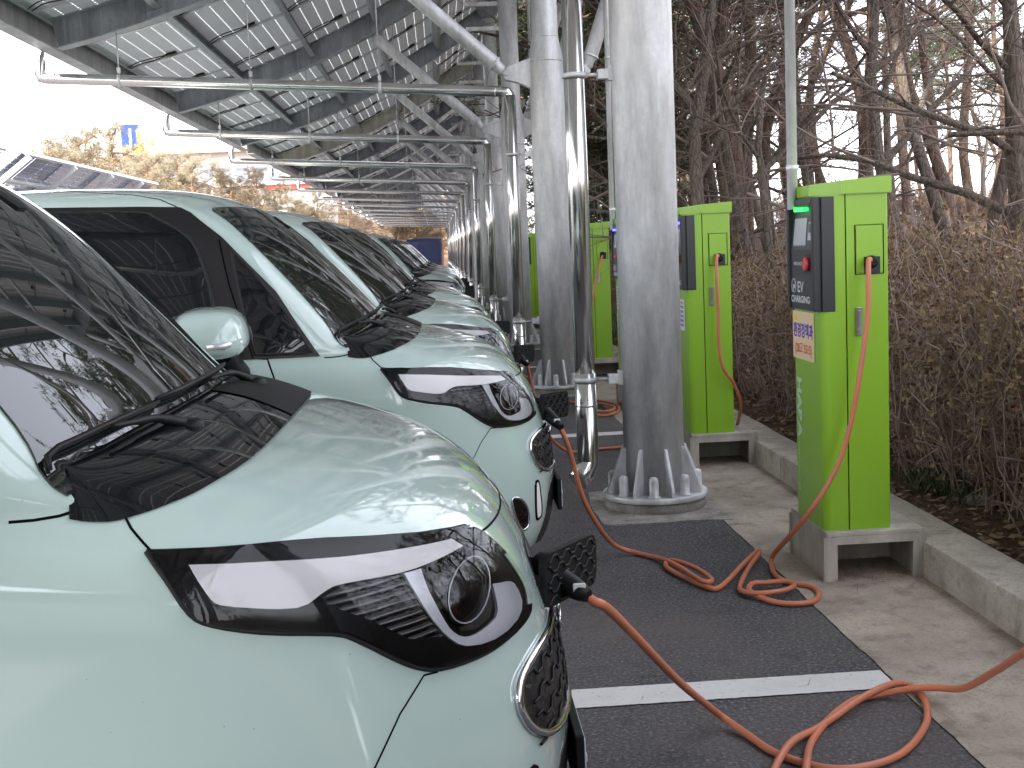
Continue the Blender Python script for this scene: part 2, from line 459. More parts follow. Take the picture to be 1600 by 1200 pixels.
        # fog lamp and bumper slot
        m = MB(); FG = [(-.208,.455),(-.213,.436),(-.204,.392),(-.188,.344),(-.173,.317),(-.150,.327),(-.146,.368),(-.155,.41),(-.180,.445)]
        patch(m, bvh, 'side', smooth_poly(FG, (), 3), .003, .003, .012, s); fg = m.build('fog_lamp', M_GLOSSB, root)
        m = MB(); band(m, bvh, 'side', smooth_poly(FG, (), 3), .005, .003, s); m.build('chrome_ring', M_CHROME, fg)
        sg = 1 if s else -1
        SL = [(-.482,.478),(-.458,.482),(-.446,.434),(-.426,.352),(-.440,.336),(-.466,.340),(-.484,.397)]
        RC = [(-.53,.52),(-.42,.535),(-.36,.44),(-.375,.33),(-.43,.30),(-.49,.32),(-.53,.41)]
        m = MB(); patch(m, bvh, 'front', smooth_poly([(sg*-a*-1, b) for a, b in [(abs(x)*1, z) for x, z in SL]], (), 3), .004, .003, .012)
        m.build('bumper_reflector', M_DRL, root)
        m = MB(); band(m, bvh, 'front', smooth_poly([(sg*abs(x), z) for x, z in SL], (), 3), .006, .001); m.build('reflector_seal', M_GAP, root)
    # grille
    G = smooth_poly(mirp(GR), (), 2)
    m = MB(); patch(m, bvh, 'front', G, .004, .004, .02); gr = m.build('grille', M_GRILLE, root)
    m = MB(); P = [hit(bvh, 'front', x, y) for x, y in inset(G, .006)]
    pts = [p+n*.004 for p, n in P]; pts.append(pts[0]); m.tube(pts, .009, 8, cap=False); m.build('chrome_trim', M_CHROME, gr)
    m = MB()
    for r in range(4):                                        # wavy bars of the mesh
        z = .525+r*.038; pts = []
        for k in range(61):
            y = -.44+k*.88/60; p, n = hit(bvh, 'front', y, z + .007*(1 if (k//3+r) % 2 else -1)); pts.append(p+n*.006)
        m.tube(pts, .003, 5)
    m.build('grille_bar', M_PLAST, gr)
    m = MB(); p, n = hit(bvh, 'front', 0, .62)
    m.tube([p+Vector((.012,.055*cos(a),.028*sin(a))) for a in [2*pi*k/24 for k in range(25)]], .005, 6); m.box(p+Vector((.012,0,0)), (.006,.06,.008)); m.build('emblem', M_CHROME, gr)
    m = MB(); patch(m, bvh, 'front', smooth_poly([(-.15,.70),(-.14,.79),(0,.80),(.14,.79),(.15,.70),(0,.69)], (), 3), .003, .003, .02); m.build('charge_port', M_GLOSSB, root)
    # lower intake, plate
    m = MB(); patch(m, bvh, 'front', smooth_poly([(-.38,.22),(-.36,.33),(-.30,.44),(0,.455),(.30,.44),(.36,.33),(.38,.22),(0,.215)], (), 3), .003, .003, .03); m.build('lower_intake', M_GRILLE, root)
    m = MB(); m.box((.004,0,.385), (.018,.50,.13), bev=.004); pl = m.build('license_plate', M_PLAST, root)
    m = MB(); m.box((.0145,0,.385), (.003,.485,.105)); m.build('plate_face', M_PLATE, pl)
    for y in (-.2,.2):
        m = MB(); m.box((.018,y,.385), (.008,.016,.016), bev=.002); m.build('plate_bolt', M_SATIN, pl)
    # charge port cover: grille coloured flap swung out to the near side
    a = Vector((-.050,-.165,.735)); b = Vector((.082,.085,.715)); d = (b-a); L = d.length; d.normalize()
    up = Vector((0,0,1)); n = d.cross(up).normalized(); up = n.cross(d).normalized()
    R = Matrix((d, n, up)).transposed()
    m = MB(); pts = []
    hw, hh, r = L/2, .055, .028
    for cx_, cz_, a0 in ((hw-r,hh-r,0),(-hw+r,hh-r,90),(-hw+r,-hh+r,180),(hw-r,-hh+r,270)):
        for k in range(6):
            t = radians(a0+k*18); pts.append((cx_+r*cos(t), cz_+r*sin(t)))
    C0 = (a+b)/2
    f1 = [m.bm.verts.new(C0+R@Vector((x,-.008,z))) for x, z in pts]; f2 = [m.bm.verts.new(C0+R@Vector((x,.008,z))) for x, z in pts]
    m.face(f1); m.face(f2[::-1])
    for k in range(len(pts)): m.face([f1[k], f2[k], f2[(k+1)%len(pts)], f1[(k+1)%len(pts)]])
    fl = m.build('charge_port_cover', M_GAP if False else M_PLAST, root)
    m = MB()
    for sy in (-1, 1):
        for r_ in range(5):
            z = -.042+r_*.021; P = []
            for k in range(25):
                x = -hw+.012+k*(2*hw-.024)/24; P.append(C0+R@Vector((x, sy*.0085, z+(.0055 if ((k+1)//3+r_) % 2 else -.0055))))
            m.tube(P, .0030, 5)
    m.build('cover_rib', M_PLAST, fl)
    m = MB(); m.tube([Vector((-.075,-.13,.735)), a+Vector((0,0,.0))], .012, 8); m.build('hinge', M_PLAST, fl)
    # wipers
    for pts, arm in (([(-.700,1.050),(-.690,1.068),(-.664,1.076),(-.617,1.081),(-.55,1.088),(-.46,1.097),(-.36,1.103)], [(-.55,1.086),(-.50,1.084),(-.44,1.078),(-.40,1.076)]),
                     ([(-.36,1.108),(-.25,1.112),(-.12,1.116),(0,1.118),(.12,1.118),(.22,1.116)], [(-.12,1.112),(0,1.108),(.10,1.098),(.14,1.09)])):
        m = MB(); P = [hit(bvh, 'front', y, z+.040) for y, z in pts]; m.tube([p+n*.020 for p, n in P], [.003]+[.0055]*(len(P)-2)+[.003], 6)
        m.tube([p+n*.010 for p, n in P], .0035, 4); wp = m.build('wiper', M_PLAST, root)
        m = MB(); P = [hit(bvh, 'front', y, z+.034) for y, z in arm]; q = [p+n*.032 for p, n in P]; q[-1] = P[-1][0]+Vector((.05,0,.006))
        m.tube(catmull(q, 3), [.005]*4+[.007]*3+[.010]*3, 8); m.lathe([(.022,0),(.022,.022),(.014,.03)], 14, q[-1]-Vector((0,0,.018))); m.build('wiper_arm', M_PLAST, wp)
    # mirrors
    for s in (-1, 1):
        m = MB(); c = Vector((-1.235, s*.945, 1.152)); nu, nv = 18, 14; g = []
        for i in range(nv+1):
            ph = -pi/2+pi*i/nv; row = []
            for j in range(nu):
                th = 2*pi*j/nu
                sx = cos(ph)*cos(th); sy = cos(ph)*sin(th); sz = sin(ph)
                f = lambda v, e: (abs(v)**e)*(1 if v >= 0 else -1)
                X = f(sx,.62)*.130; Y = f(sy,.62)*.160; Z = f(sz,.72)*.084
                X *= 1-.12*(Z/.084); Y *= 1-.10*(Z/.084)*s*(1 if Y*s > 0 else 0)*s
                if X < -.10: X = -.10
                Z += -.010*(Y*s/.128)
                row.append(m.bm.verts.new(c+Vector((X,Y,Z))))
            g.append(row)
        for i in range(nv):
            for j in range(nu): m.face([g[i][j], g[i][(j+1)%nu], g[i+1][(j+1)%nu], g[i+1][j]], True)
        bmesh.ops.remove_doubles(m.bm, verts=m.bm.verts[:], dist=1e-5); bmesh.ops.recalc_face_normals(m.bm, faces=m.bm.faces[:])
        mr = m.build('door_mirror', M_PAINT, root)
        m = MB(); m.box(c+Vector((-.1015,0,0)), (.004,.22,.125), bev=.0015); m.build('mirror_glass', M_CHROME, mr)
        m = MB(); m.tube([c+Vector((.030,s*.01,-.07)), Vector((-1.20,s*.86,1.035)), Vector((-1.17,s*.80,.985))], [.05,.055,.05], 12); m.build('mirror_foot', M_PLAST, mr)
        m = MB(); m.tube([c+Vector((.123,s*.02,-.028)), c+Vector((.115,s*.09,-.03)), c+Vector((.075,s*.152,-.036)), c+Vector((.02,s*.160,-.04))], [.008,.012,.014,.009], 8); m.build('turn_signal', M_SATIN, mr)
    # wheels and arches
    for x in (-.68, -3.20):
        for s in (-1, 1):
            arc = [(x+.345*cos(a), .30+.345*sin(a)) for a in [pi*k/16 for k in range(17)]]
            arc = [(x+.345,.215)] + arc + [(x-.345,.215)]
            m = MB(); patch(m, bvh, 'side', arc, .002, .002, .04, s > 0); m.build('wheel_arch', M_GAP, root)
            Mx = Matrix.Rotation(radians(90), 3, 'X')
            m = MB(); m.lathe([(.19,-.09),(.26,-.09),(.285,-.07),(.29,0),(.285,.07),(.26,.09),(.19,.09)], 36, (x, s*.725, .29), M=Mx); wh = m.build('wheel', M_RUB, root)
            m = MB(); m.lathe([(.0,.0),(.19,.0),(.195,-.02),(.195,.06)][:3], 30, (x, s*.81, .29), M=Mx if s < 0 else Matrix.Rotation(radians(-90), 3, 'X'))
            for k in range(10):
                a = 2*pi*k/10; p = Vector((x+.12*cos(a), s*.815, .29+.12*sin(a)))
                m.box(p, (.13,.02,.03), Matrix.Rotation(-a, 3, 'Y'))
            m.build('rim', M_SATIN, wh)
    # back of the car
    m = MB(); patch(m, bvh, 'rear', smooth_poly([(-.58,1.12),(-.56,1.52),(.56,1.52),(.58,1.12)], (0,1,2,3), 3), .004, .003, .05); m.build('rear_glass', M_GLASS, root)
    for s in (-1, 1):
        m = MB(); patch(m, bvh, 'rear', [(s*.62,.70),(s*.76,.70),(s*.76,1.05),(s*.66,1.05)], .005, .003, .03); m.build('tail_lamp', M_REDR, root)
    m = MB(); patch(m, bvh, 'rear', [(-.5,.62),(.5,.62),(.5,.78),(-.5,.78)], .004, .003, .05); m.build('rear_garnish', M_PLAST, root)
    return root
# ---------------------------------------------------------------- materials of the place
def m_asphalt():
    m = mat('asphalt', (.05,.05,.055), .85); n = NT(m); v = n.coord('Object')
    a = n.noise(v, 75, 5, .8); b = n.noise(v, 1.3, 5); c = n.vor(v, 230); d = n.noise(v, 7, 4)
    col = n.ramp(a, [(.38, (.012,.012,.014)), (.48, (.055,.052,.058)), (.57, (.105,.10,.108)), (.66, (.36,.35,.355))])
    col = n.mix(n.ramp(b, [(.38, 0.), (.66, .75)]), col, (.115,.098,.090))
    col = n.mix(n.ramp(d, [(.56, 0.), (.72, .5)]), col, (.020,.019,.022))
    n.col(col); n.rough(n.ramp(a, [(0, .95), (1, .62)])); n.bump(n.math('ADD', a, n.math('MULTIPLY', c, .25)), .55, .004); return m
def m_concrete(name, c, dark, sc=1., stain=(.10,.075,.05)):
    m = mat(name, c, .85); n = NT(m); v = n.coord('Object')
    a = n.noise(v, 2.2*sc, 7, .62); b = n.noise(v, 90, 3, .7); d = n.noise(v, 9*sc, 5, .6)
    col = n.ramp(a, [(.30, dark), (.56, c), (.75, tuple(min(1, x*1.18) for x in c))])
    col = n.mix(n.ramp(d, [(.52, 0.), (.72, .6)]), col, stain)
    col = n.mix(n.ramp(b, [(.3, .55), (.5, 0.)]), col, tuple(x*.4 for x in c))
    n.col(col); n.bump(n.math('ADD', b, a), .5, .006); return m
def m_galv(name='galvanised_steel', c=(.68,.685,.69), rough=.40, metal=.18):
    m = mat(name, c, rough, metal); n = NT(m); v = n.coord('Object', (1,1,.22)); v2 = n.coord('Object')
    a = n.noise(v, 6.5, 6, .68); b = n.vor(n.coord('Object'), 34, out='Color'); s = n.noise(n.coord('Object', (1,1,.04)), 30, 3)
    hs = n.n('ShaderNodeRGBToBW'); n.l(b, hs.inputs[0])
    col = n.mix(n.ramp(a, [(.32, 0.), (.68, 1.)]), tuple(x*.66 for x in c), tuple(min(1, x*1.38) for x in c))
    col = n.mix(n.math('MULTIPLY', hs.outputs[0], .22), col, tuple(x*.6 for x in c))
    col = n.mix(n.ramp(s, [(.55, 0.), (.75, .25)]), col, (.75,.76,.78))
    n.col(col); n.rough(n.ramp(a, [(.3, rough-.07), (.7, rough+.16)])); n.bump(n.noise(v2, 70, 3), .06, .002); return m
def m_stain():
    m = mat('polished_stainless', (.80,.79,.77), .12, 1.); n = NT(m); a = n.noise(n.coord('Object', (1,1,.05)), 60, 4)
    w = n.noise(n.coord('Object', (1,1,.5)), 4, 2)
    n.rough(n.ramp(a, [(.3, .10), (.7, .26)])); n.bump(w, .25, .02); return m
def m_soil():
    m = mat('needle_litter_soil', (.12,.07,.045), .95); n = NT(m); v = n.coord('Object')
    a = n.noise(v, 2.5, 6, .65); b = n.noise(n.coord('Object', (1,2.2,1), (0,0,.6)), 60, 4, .7, .8); c = n.vor(v, 26)
    col = n.ramp(a, [(.3, (.060,.034,.022)), (.5, (.13,.070,.040)), (.7, (.20,.115,.062))])
    col = n.mix(n.ramp(b, [(.45, 0.), (.62, .8)]), col, (.27,.15,.085))
    col = n.mix(n.ramp(b, [(.28, .8), (.42, 0.)]), col, (.025,.016,.012))
    n.col(col); n.bump(n.math('ADD', b, c), 1., .03); return m
def m_bark(name, a_, b_, sc=1.):
    m = mat(name, a_, .9); n = NT(m); v = n.coord('Object', (1,1,.22))
    d = n.vor(v, 16*sc, 'DISTANCE_TO_EDGE'); a = n.noise(n.coord('Object'), 3, 5); z = n.noise(v, 34*sc, 4, .7)
    col = n.mix(n.ramp(a, [(.38, 0.), (.62, 1.)]), a_, b_)
    col = n.mix(n.ramp(d, [(0, .85), (.09, 0.)]), col, tuple(x*.22 for x in a_))
    col = n.mix(n.ramp(z, [(.4, .5), (.6, 0.)]), col, tuple(x*.45 for x in b_))
    n.col(col); n.bump(n.math('ADD', d, n.math('MULTIPLY', z, .5)), 1., .04); return m
def m_leaf(name, cols, tr=.25, rough=.6, sc=3.):
    m = mat(name, cols[0], rough, spec=.25); n = NT(m); g = n.n('ShaderNodeNewGeometry')
    x = n.ramp(g.outputs['Random Per Island'], [(i/max(1, len(cols)-1), c) for i, c in enumerate(cols)])
    n.col(x); return m
def m_twig(name, cols):
    m = mat(name, cols[0], .85, spec=.2); n = NT(m); g = n.n('ShaderNodeNewGeometry')
    n.col(n.ramp(g.outputs['Random Per Island'], [(i/max(1, len(cols)-1), c) for i, c in enumerate(cols)])); return m
def m_green():
    c = (.255,.475,.022)
    m = mat('lime_green_powder_coat', c, .36, 0, .25, .25); n = NT(m); v = n.coord('Object')
    a = n.noise(v, 3, 5); s = n.noise(n.coord('Object', (6,6,.7)), 8, 4)
    col = n.mix(n.ramp(a, [(.35, 0.), (.75, .5)]), c, (.26,.52,.03))
    col = n.mix(n.ramp(s, [(.62, 0.), (.8, .25)]), col, (.30,.42,.12))
    n.col(col); n.bump(n.noise(v, 260, 2), .04, .001); return m
def m_pv():
    m = mat('solar_backsheet', (.30,.33,.36), .45); n = NT(m)
    sx = n.n('ShaderNodeSeparateXYZ'); n.l(n.coord('Object'), sx.inputs[0])
    def line(o, per, w):
        f = n.math('FRACT', n.math('DIVIDE', o, per)); d = n.math('ABSOLUTE', n.math('SUBTRACT', f, .5))
        return n.math('GREATER_THAN', d, .5-w/per/2)
    lx = line(sx.outputs[0], .158, .012); ly = line(sx.outputs[1], .158, .003)
    dash = n.math('GREATER_THAN', n.math('FRACT', n.math('DIVIDE', sx.outputs[1], .079)), .35)
    f = n.math('MAXIMUM', n.math('MULTIPLY', lx, dash), n.math('MULTIPLY', ly, .35))
    nz = n.noise(n.coord('Object'), 2.5, 4)
    base = n.mix(nz, (.29,.325,.36), (.38,.42,.46))
    n.col(base)
    tl = n.n('ShaderNodeBsdfTranslucent'); tl.inputs[0].default_value = (.66,.68,.70,1); mx = n.n('ShaderNodeMixShader'); out = [q for q in n.t.nodes if q.type == 'OUTPUT_MATERIAL'][0]
    n.l(n.math('ADD', n.math('MULTIPLY', f, .25), .02), mx.inputs[0]); n.l(n.b.outputs[0], mx.inputs[1]); n.l(tl.outputs[0], mx.inputs[2]); n.l(mx.outputs[0], out.inputs[0]); return m
def m_pvfront():
    m = mat('solar_cells', (.02,.03,.08), .12, 0, .8); n = NT(m)
    b = n.n('ShaderNodeTexBrick'); b.inputs['Scale'].default_value = 1; b.offset = 0
    b.inputs['Brick Width'].default_value = .158; b.inputs['Row Height'].default_value = .158; b.inputs['Mortar Size'].default_value = .006
    b.inputs['Color1'].default_value = (.03,.045,.12,1); b.inputs['Color2'].default_value = (.035,.05,.14,1); b.inputs['Mortar'].default_value = (.5,.5,.55,1)
    n.l(n.coord('Object'), b.inputs['Vector']); n.col(b.outputs['Color']); return m
def m_white():
    m = mat('road_marking_white', (.60,.59,.57), .7); n = NT(m); v = n.coord('Object')
    a = n.noise(v, 60, 5, .7); b = n.noise(v, 5, 5, .6)
    w = n.ramp(b, [(.5, 0.), (.8, .4)])
    col = n.mix(w, (.64,.625,.60), (.42,.40,.38)); col = n.mix(n.ramp(a, [(.28, .9), (.40, 0.)]), col, (.14,.13,.13))
    n.col(col); n.bump(a, .3, .003); return m
M_ASPH = m_asphalt(); M_CONC = m_concrete('apron_concrete', (.43,.37,.30), (.25,.21,.17)); M_KERB = m_concrete('kerb_concrete', (.43,.385,.33), (.28,.245,.205), 1.5, (.16,.12,.08))
M_GROUT = m_concrete('grout_concrete', (.34,.32,.29), (.16,.14,.12), 4)
M_GALV = m_galv(); M_GALVB = m_galv('painted_beam_steel', (.30,.325,.355), .42, .15); M_EAVE = m_galv('eave_steel', (.44,.445,.455), .42, .15); M_GALVL = m_galv('pale_beam_steel', (.60,.57,.50), .45, .2)
M_STAIN = m_stain(); M_SOIL = m_soil(); M_WHITE = m_white(); M_GREEN = m_green(); M_PV = m_pv(); M_PVF = m_pvfront()
M_ALU = mat('anodised_aluminium', (.62,.62,.63), .35, .7)
M_BARKP = m_bark('pine_bark', (.155,.108,.084), (.22,.145,.105)); M_BARKG = m_bark('grey_bark', (.165,.130,.105), (.215,.170,.135), 1.6)
M_TWIG = m_twig('bare_twigs', [(.19,.145,.125),(.26,.20,.17),(.32,.26,.22),(.15,.115,.10)])
M_HTWIG = m_twig('hedge_twigs', [(.25,.175,.145),(.37,.275,.23),(.30,.215,.175),(.45,.35,.30),(.17,.115,.095)])
M_HLEAF = m_leaf('hedge_leaves', [(.13,.060,.036),(.26,.14,.09),(.21,.165,.085),(.32,.21,.14),(.16,.09,.065),(.31,.27,.11),(.24,.13,.09)])
M_NEEDLE = m_leaf('pine_needles', [(.030,.046,.020),(.048,.066,.028),(.065,.078,.034),(.036,.052,.026)])
M_LITTER = m_leaf('fallen_leaves', [(.20,.12,.07),(.30,.22,.15),(.13,.075,.045),(.36,.28,.20)])
M_ORANGE = mat('orange_cable_jacket', (.60,.17,.075), .42)
def _or():
    n = NT(M_ORANGE); a = n.noise(n.coord('Object'), 6, 4)
    n.col(n.mix(n.ramp(a, [(.4, 0.), (.7, .6)]), (.58,.185,.092), (.46,.18,.115)))
_or()
# ---------------------------------------------------------------- ground
def terrain_z(x, y):
    t = max(0, min(1, (x-2.6)/5.5)); t = t*t*(3-2*t)
    z = .10 + 1.36*t
    if x > 11: z -= (x-11)*.06
    z += .05*noise.noise(Vector((x*.6, y*.6, 0))) * (1 if x > 2.6 else .3)
    if x < 2.3: z = min(z, .11)
    return z
def setting():
    R = random.Random(3)
    m = MB(); m.poly([(-900,-300,-.03),(900,-300,-.03),(900,1500,-.03),(-900,1500,-.03)]); tag(m.build('ground', mat('dry_ground', (.20,.17,.13), .95)), kind='structure')
    m = MB(); ys = [-40+i*.05 for i in range(0)]
    m.poly([(-120,-40,0),(1.6,-40,0),(1.6,140,0),(-120,140,0)]); tag(m.build('asphalt_parking_ground', M_ASPH), kind='structure')
    m = MB(); a = []; b = []                                   # apron with an uneven edge
    y = -20.; 
    while y < 120:
        st = .04 if y < 14 else .5
        x = 1.352 + .010*noise.noise(Vector((y*3, 0, 0))) + .006*noise.noise(Vector((y*17, 3, 0)))
        a.append(m.bm.verts.new((x, y, .004))); b.append(m.bm.verts.new((1.90, y, .004))); y += st
    for i in range(len(a)-1): m.face([a[i], b[i], b[i+1], a[i+1]])
    tag(m.build('concrete_apron', M_CONC), kind='structure')
    m = MB(); y = -20.13; k = 0
    while y < 110:                                             # kerb stones
        L = 1.0; dx = R.uniform(-.004,.004); m.box((2.0+dx, y+L/2, .06), (.215, L-.006, .18+R.uniform(-.004,.004)), bev=.012); y += L
    tag(m.build('kerb', M_KERB), kind='structure')
    m = MB(); xs = [2.09+i*.22 for i in range(14)]+[5.4+i*.8 for i in range(12)]+[16+i*6 for i in range(8)]
    yy = [-30+i*2 for i in range(15)]+[i*.3 for i in range(1, 60)]+[18+i*1.5 for i in range(12)]+[38+i*10 for i in range(10)]
    g = [[m.bm.verts.new((x, y, terrain_z(x, y))) for y in yy] for x in xs]
    for i in range(len(xs)-1):
        for j in range(len(yy)-1): m.face([g[i][j], g[i+1][j], g[i+1][j+1], g[i][j+1]], True)
    tag(m.build('soil_bank', M_SOIL), kind='structure')
    for k, yl in enumerate((3.67, 8.92, 14.17, 19.42, 24.67)):
        m = MB(); n = 60; A = []; B = []
        for i in range(n+1):
            x = (.30 if k == 0 else .5)-(.0 if k else 0) + i*(1.345-(.30 if k == 0 else .5))/n
            A.append(m.bm.verts.new((x, yl-.078+.004*noise.noise(Vector((x*40, k, 0))), .004))); B.append(m.bm.verts.new((x-.0, yl+.078+.004*noise.noise(Vector((x*40, k, 5))), .004)))
        for i in range(n): m.face([A[i], A[i+1], B[i+1], B[i]])
        tag(m.build('road_marking_line', M_WHITE), kind='structure')
    m = MB(); rnd = random.Random(8)                            # hillside behind the far end of the car park
    g = []
    for i in range(40):
        row = []
        for j in range(16):
            x = -75+i*2.6; y = 95+j*5
            z = -.1+11.0*max(0, min(1, (j-1)/9))*(1-.75*max(0, min(1, (x+14)/24)))+.6*noise.noise(Vector((x*.1, y*.1, 0)))
            if j == 0: z = -.2
            row.append(m.bm.verts.new((x, y, z)))
        g.append(row)
    for i in range(39):
        for j in range(15): m.face([g[i][j], g[i+1][j], g[i+1][j+1], g[i][j+1]], True)
    tag(m.build('hill', m_soil()), kind='structure')
setting()
# ---------------------------------------------------------------- solar canopies
COLY = [6.4+5.25*k for k in range(-9, 15)]
def rz_(x): return 3.36+.22*(x+3.24)+.055*(x+3.24)**2      # the arched underside of the rafters
def rs_(x): return math.atan(.22+.11*(x+3.24))
RX = [-3.32]
while len(RX) < 9: RX.append(RX[-1]+.965*cos(rs_(RX[-1]+.4)))
def arched(mb, x0, x1, y, w, zo0, zo1, n=22):
    """a bar along the arched roof line, width w in y, between two heights above the rafter line"""
    prev = None
    for i in range(n+1):
        x = x0+(x1-x0)*i/n; nx, nz = -sin(rs_(x)), cos(rs_(x)); z = rz_(x)
        r = [mb.bm.verts.new((x+nx*h, y+s*w/2, z+nz*h)) for h, s in ((zo0,-1),(zo0,1),(zo1,1),(zo1,-1))]
        if prev is None: mb.face(r[::-1])
        else:
            for k in range(4): mb.face([prev[k], prev[(k+1)%4], r[(k+1)%4], r[k]])
        prev = r
    mb.face(prev)
def make_column(detail=True):
    m = MB(); m.lathe([(.159,.085),(.159,3.085),(.155,3.12),(.142,3.20),(.128,3.27),(.1225,3.30),(.1225,5.36)], 40)
    col = m.build('column', M_GALV)
    m = MB(); m.lathe([(.161,3.075),(.163,3.08),(.163,3.088),(.161,3.093)], 40); m.build('weld_seam', M_GALV, col); m = MB(); m.lathe([(.125,3.30),(.1265,3.305),(.125,3.312)], 40); m.build('weld_seam', M_GALV, col)
    m = MB(); m.lathe([(.262,0.),(.266,.012),(.262,.056)], 48); m.build('grout_pad', M_GROUT, col)
    m = MB(); m.lathe([(.272,.058),(.275,.061),(.275,.083),(.272,.086)], 56); m.build('base_flange', M_GALV, col)
    for k in range(8):
        a = 2*pi*k/8+.2; m = MB(); rot = Matrix.Rotation(a, 3, 'Z')
        pr = [(.157,.087),(.262,.087),(.262,.115),(.180,.320),(.157,.325)]
        f = [m.bm.verts.new(rot@Vector((x,-.007,z))) for x, z in pr]; g = [m.bm.verts.new(rot@Vector((x,.007,z))) for x, z in pr]
        m.face(f); m.face(g[::-1])
        for i in range(5): m.face([f[i], g[i], g[(i+1)%5], f[(i+1)%5]])
        m.build('gusset', M_GALV, col)
        a += pi/8; m = MB(); m.lathe([(.034,.087),(.034,.091),(.025,.094),(.025,.165),(.022,.185),(.012,.193)], 12, (.222*cos(a), .222*sin(a), 0)); m.build('anchor_bolt', M_GALV, col)
    for s in (-1, 1):
        m = MB()
        pr = [(.10*s,2.82),(.27*s,2.90),(.385*s,2.93),(.41*s,2.985),(.36*s,3.04),(.20*s,3.10),(.10*s,3.13)]
        for y0 in (-.05,.03):
            f = [m.bm.verts.new((x,y0,z)) for x, z in pr]; g = [m.bm.verts.new((x,y0+.018,z)) for x, z in pr]
            m.face(f); m.face(g[::-1])
            for i in range(7): m.face([f[i], g[i], g[(i+1)%7], f[(i+1)%7]])
        m.tube([(.37*s,-.07,2.985),(.37*s,.07,2.985)], .022, 10)
        m.build('brace_bracket', M_GALV, col)
    for z in (4.30,4.62): m = MB(); m.box((-.33,0,z), (.46,.05,.05)); m.build('step_arm', M_GALV, col)
    return col
def make_canopy(y0, y1, cols, label, full=True, first_pale=False):
    root = empty('solar_canopy', (1.09, cols[0], 0), 0, label, 'solar canopy', 'solar canopies over the parked cars')
    O = Vector((1.09, cols[0], 0))
    def fin(m, nm, mt): 
        o = m.build(nm, mt, root); o.location = -O; return o
    for yc in cols:
        c = copy_tree(COLUMN, root); c.location = (0, yc-cols[0], 0)
        for s in (-1, 1):
            m = MB(); p = Vector((1.09+.37*s, yc, 2.985)); q = Vector((-.70, yc, rz_(-.70)-.02)) if s < 0 else Vector((2.78, yc, rz_(2.78)-.03))
            d = (q-p).normalized(); m.tube([p+d*.02, p+d*.05, p+d*.10, p+d*.14, q-d*.08, q], [.03,.05,.05,.068,.068,.045], 18)
            m.tube([p+d*.135, p+d*.15], .078, 18); br = fin(m, 'brace', M_GALV)
        m = MB(); arched(m, -3.31, RX[8], yc, .17, 0, .014); arched(m, -3.31, RX[8], yc, .012, .014, .256); arched(m, -3.31, RX[8], yc, .17, .256, .27)
        fin(m, 'rafter', M_GALVL if (first_pale and yc == cols[0]) else M_GALVB)
        # rainwater pipe: up stub at the eave, hung pipe, downpipe with clamps
        m = MB(); m.tube([(-3.50,yc,3.44),(-3.50,yc,3.13),(-3.49,yc,3.10),(-3.46,yc,3.093),(.66,yc,2.828),(.72,yc,2.82),(.738,yc,2.79),(.74,yc,2.74)], .049, 16)
        for x in (-3.38,.60): m.tube([(x,yc,3.093-(x+3.46)*.0643),(x+.012,yc,3.093-(x+3.472)*.0643)], .0515, 16)
        pp = fin(m, 'drain_pipe', M_STAIN)
        for x in (-2.80,-1.62,-.45):
            m = MB(); z = 3.093-(x+3.46)*.0643; m.tube([(x,yc,z+.05),(x,yc,rz_(x)+.0)], .006, 5); m.tube([(x-.014,yc,z),(x+.014,yc,z)], .055, 14); m.box((x,yc,z+.09), (.03,.03,.05)); fin(m, 'pipe_hanger', M_GALV)
        m = MB(); m.tube([(.74,yc,2.79),(.74,yc,.72)], .0535, 20); m.tube([(.74,yc,.725),(.74,yc,.262),(.737,yc-.004,.238),(.715,yc-.022,.205),(.672,yc-.052,.162)], .0575, 20)
        m.tube([(.74,yc,.55),(.74,yc,.562)], .060, 20); dp = fin(m, 'downpipe', M_STAIN)
        for z in (.69,2.25):
            m = MB(); m.tube([(.74,yc,z-.012),(.74,yc,z+.012)], .0615, 20); m.tube([(.80,yc-.01,z),(.90,yc-.01,z)], .009, 8); m.box((.885,yc-.01,z), (.055,.06,.05), bev=.004); m.box((.925,yc-.01,z+.005), (.03,.04,.075)); fin(m, 'pipe_clamp', M_GALV)
    m = MB(); m.box((-3.455,(y0+y1)/2,3.475), (.012,y1-y0,.29)); m.box((-3.384,(y0+y1)/2,3.336), (.13,y1-y0,.012)); m.box((-3.384,(y0+y1)/2,3.614), (.13,y1-y0,.012)); fin(m, 'eave_beam', M_EAVE)
    for i in range(8):
        x = RX[i+1]-.02; m = MB(); L = y1-y0-.1
        R = Matrix.Rotation(-rs_(x), 3, 'Y')
        C = Vector((x,(y0+y1)/2,rz_(x)))+R@Vector((0,0,.16)); m.box(C, (.008,L,.15), R); m.box(C+R@Vector((.031,0,-.071)), (.054,L,.008), R); m.box(C+R@Vector((.031,0,.071)), (.054,L,.008), R); fin(m, 'purlin', M_GALVB)
    n = 12; st = (y1-y0-.02)/n
    for i in range(8):
        for j in range(n):
            x = (RX[i]+RX[i+1])/2; th = rs_(x); x0_ = x-sin(th)*.27; z = rz_(x)+cos(th)*.27
            p = PANEL.copy(); COL.objects.link(p); p.parent = root; p.location = Vector((x0_, y0+st*(j+.5)+.01, z))-O; p.rotation_euler = (0,-th,0)
            if full:
                for s in PSUB: q = s.copy(); COL.objects.link(q); q.parent = p
    return root
PW, PL = .955, 1.690
m = MB(); m.mi = 0
a, b = PW/2, PL/2
m.poly([(-a+.01,-b+.01,0),(-a+.01,b-.01,0),(a-.01,b-.01,0),(a-.01,-b+.01,0)]); m.mi = 1
for s in (-1, 1):
    m.box((0,s*(b-.012),-.008), (PW,.022,.034)); m.box((s*(a-.012),0,-.008), (.022,PL-.05,.034))
PANEL = m.build('solar_panel', [M_PV, M_ALU, M_PVF])
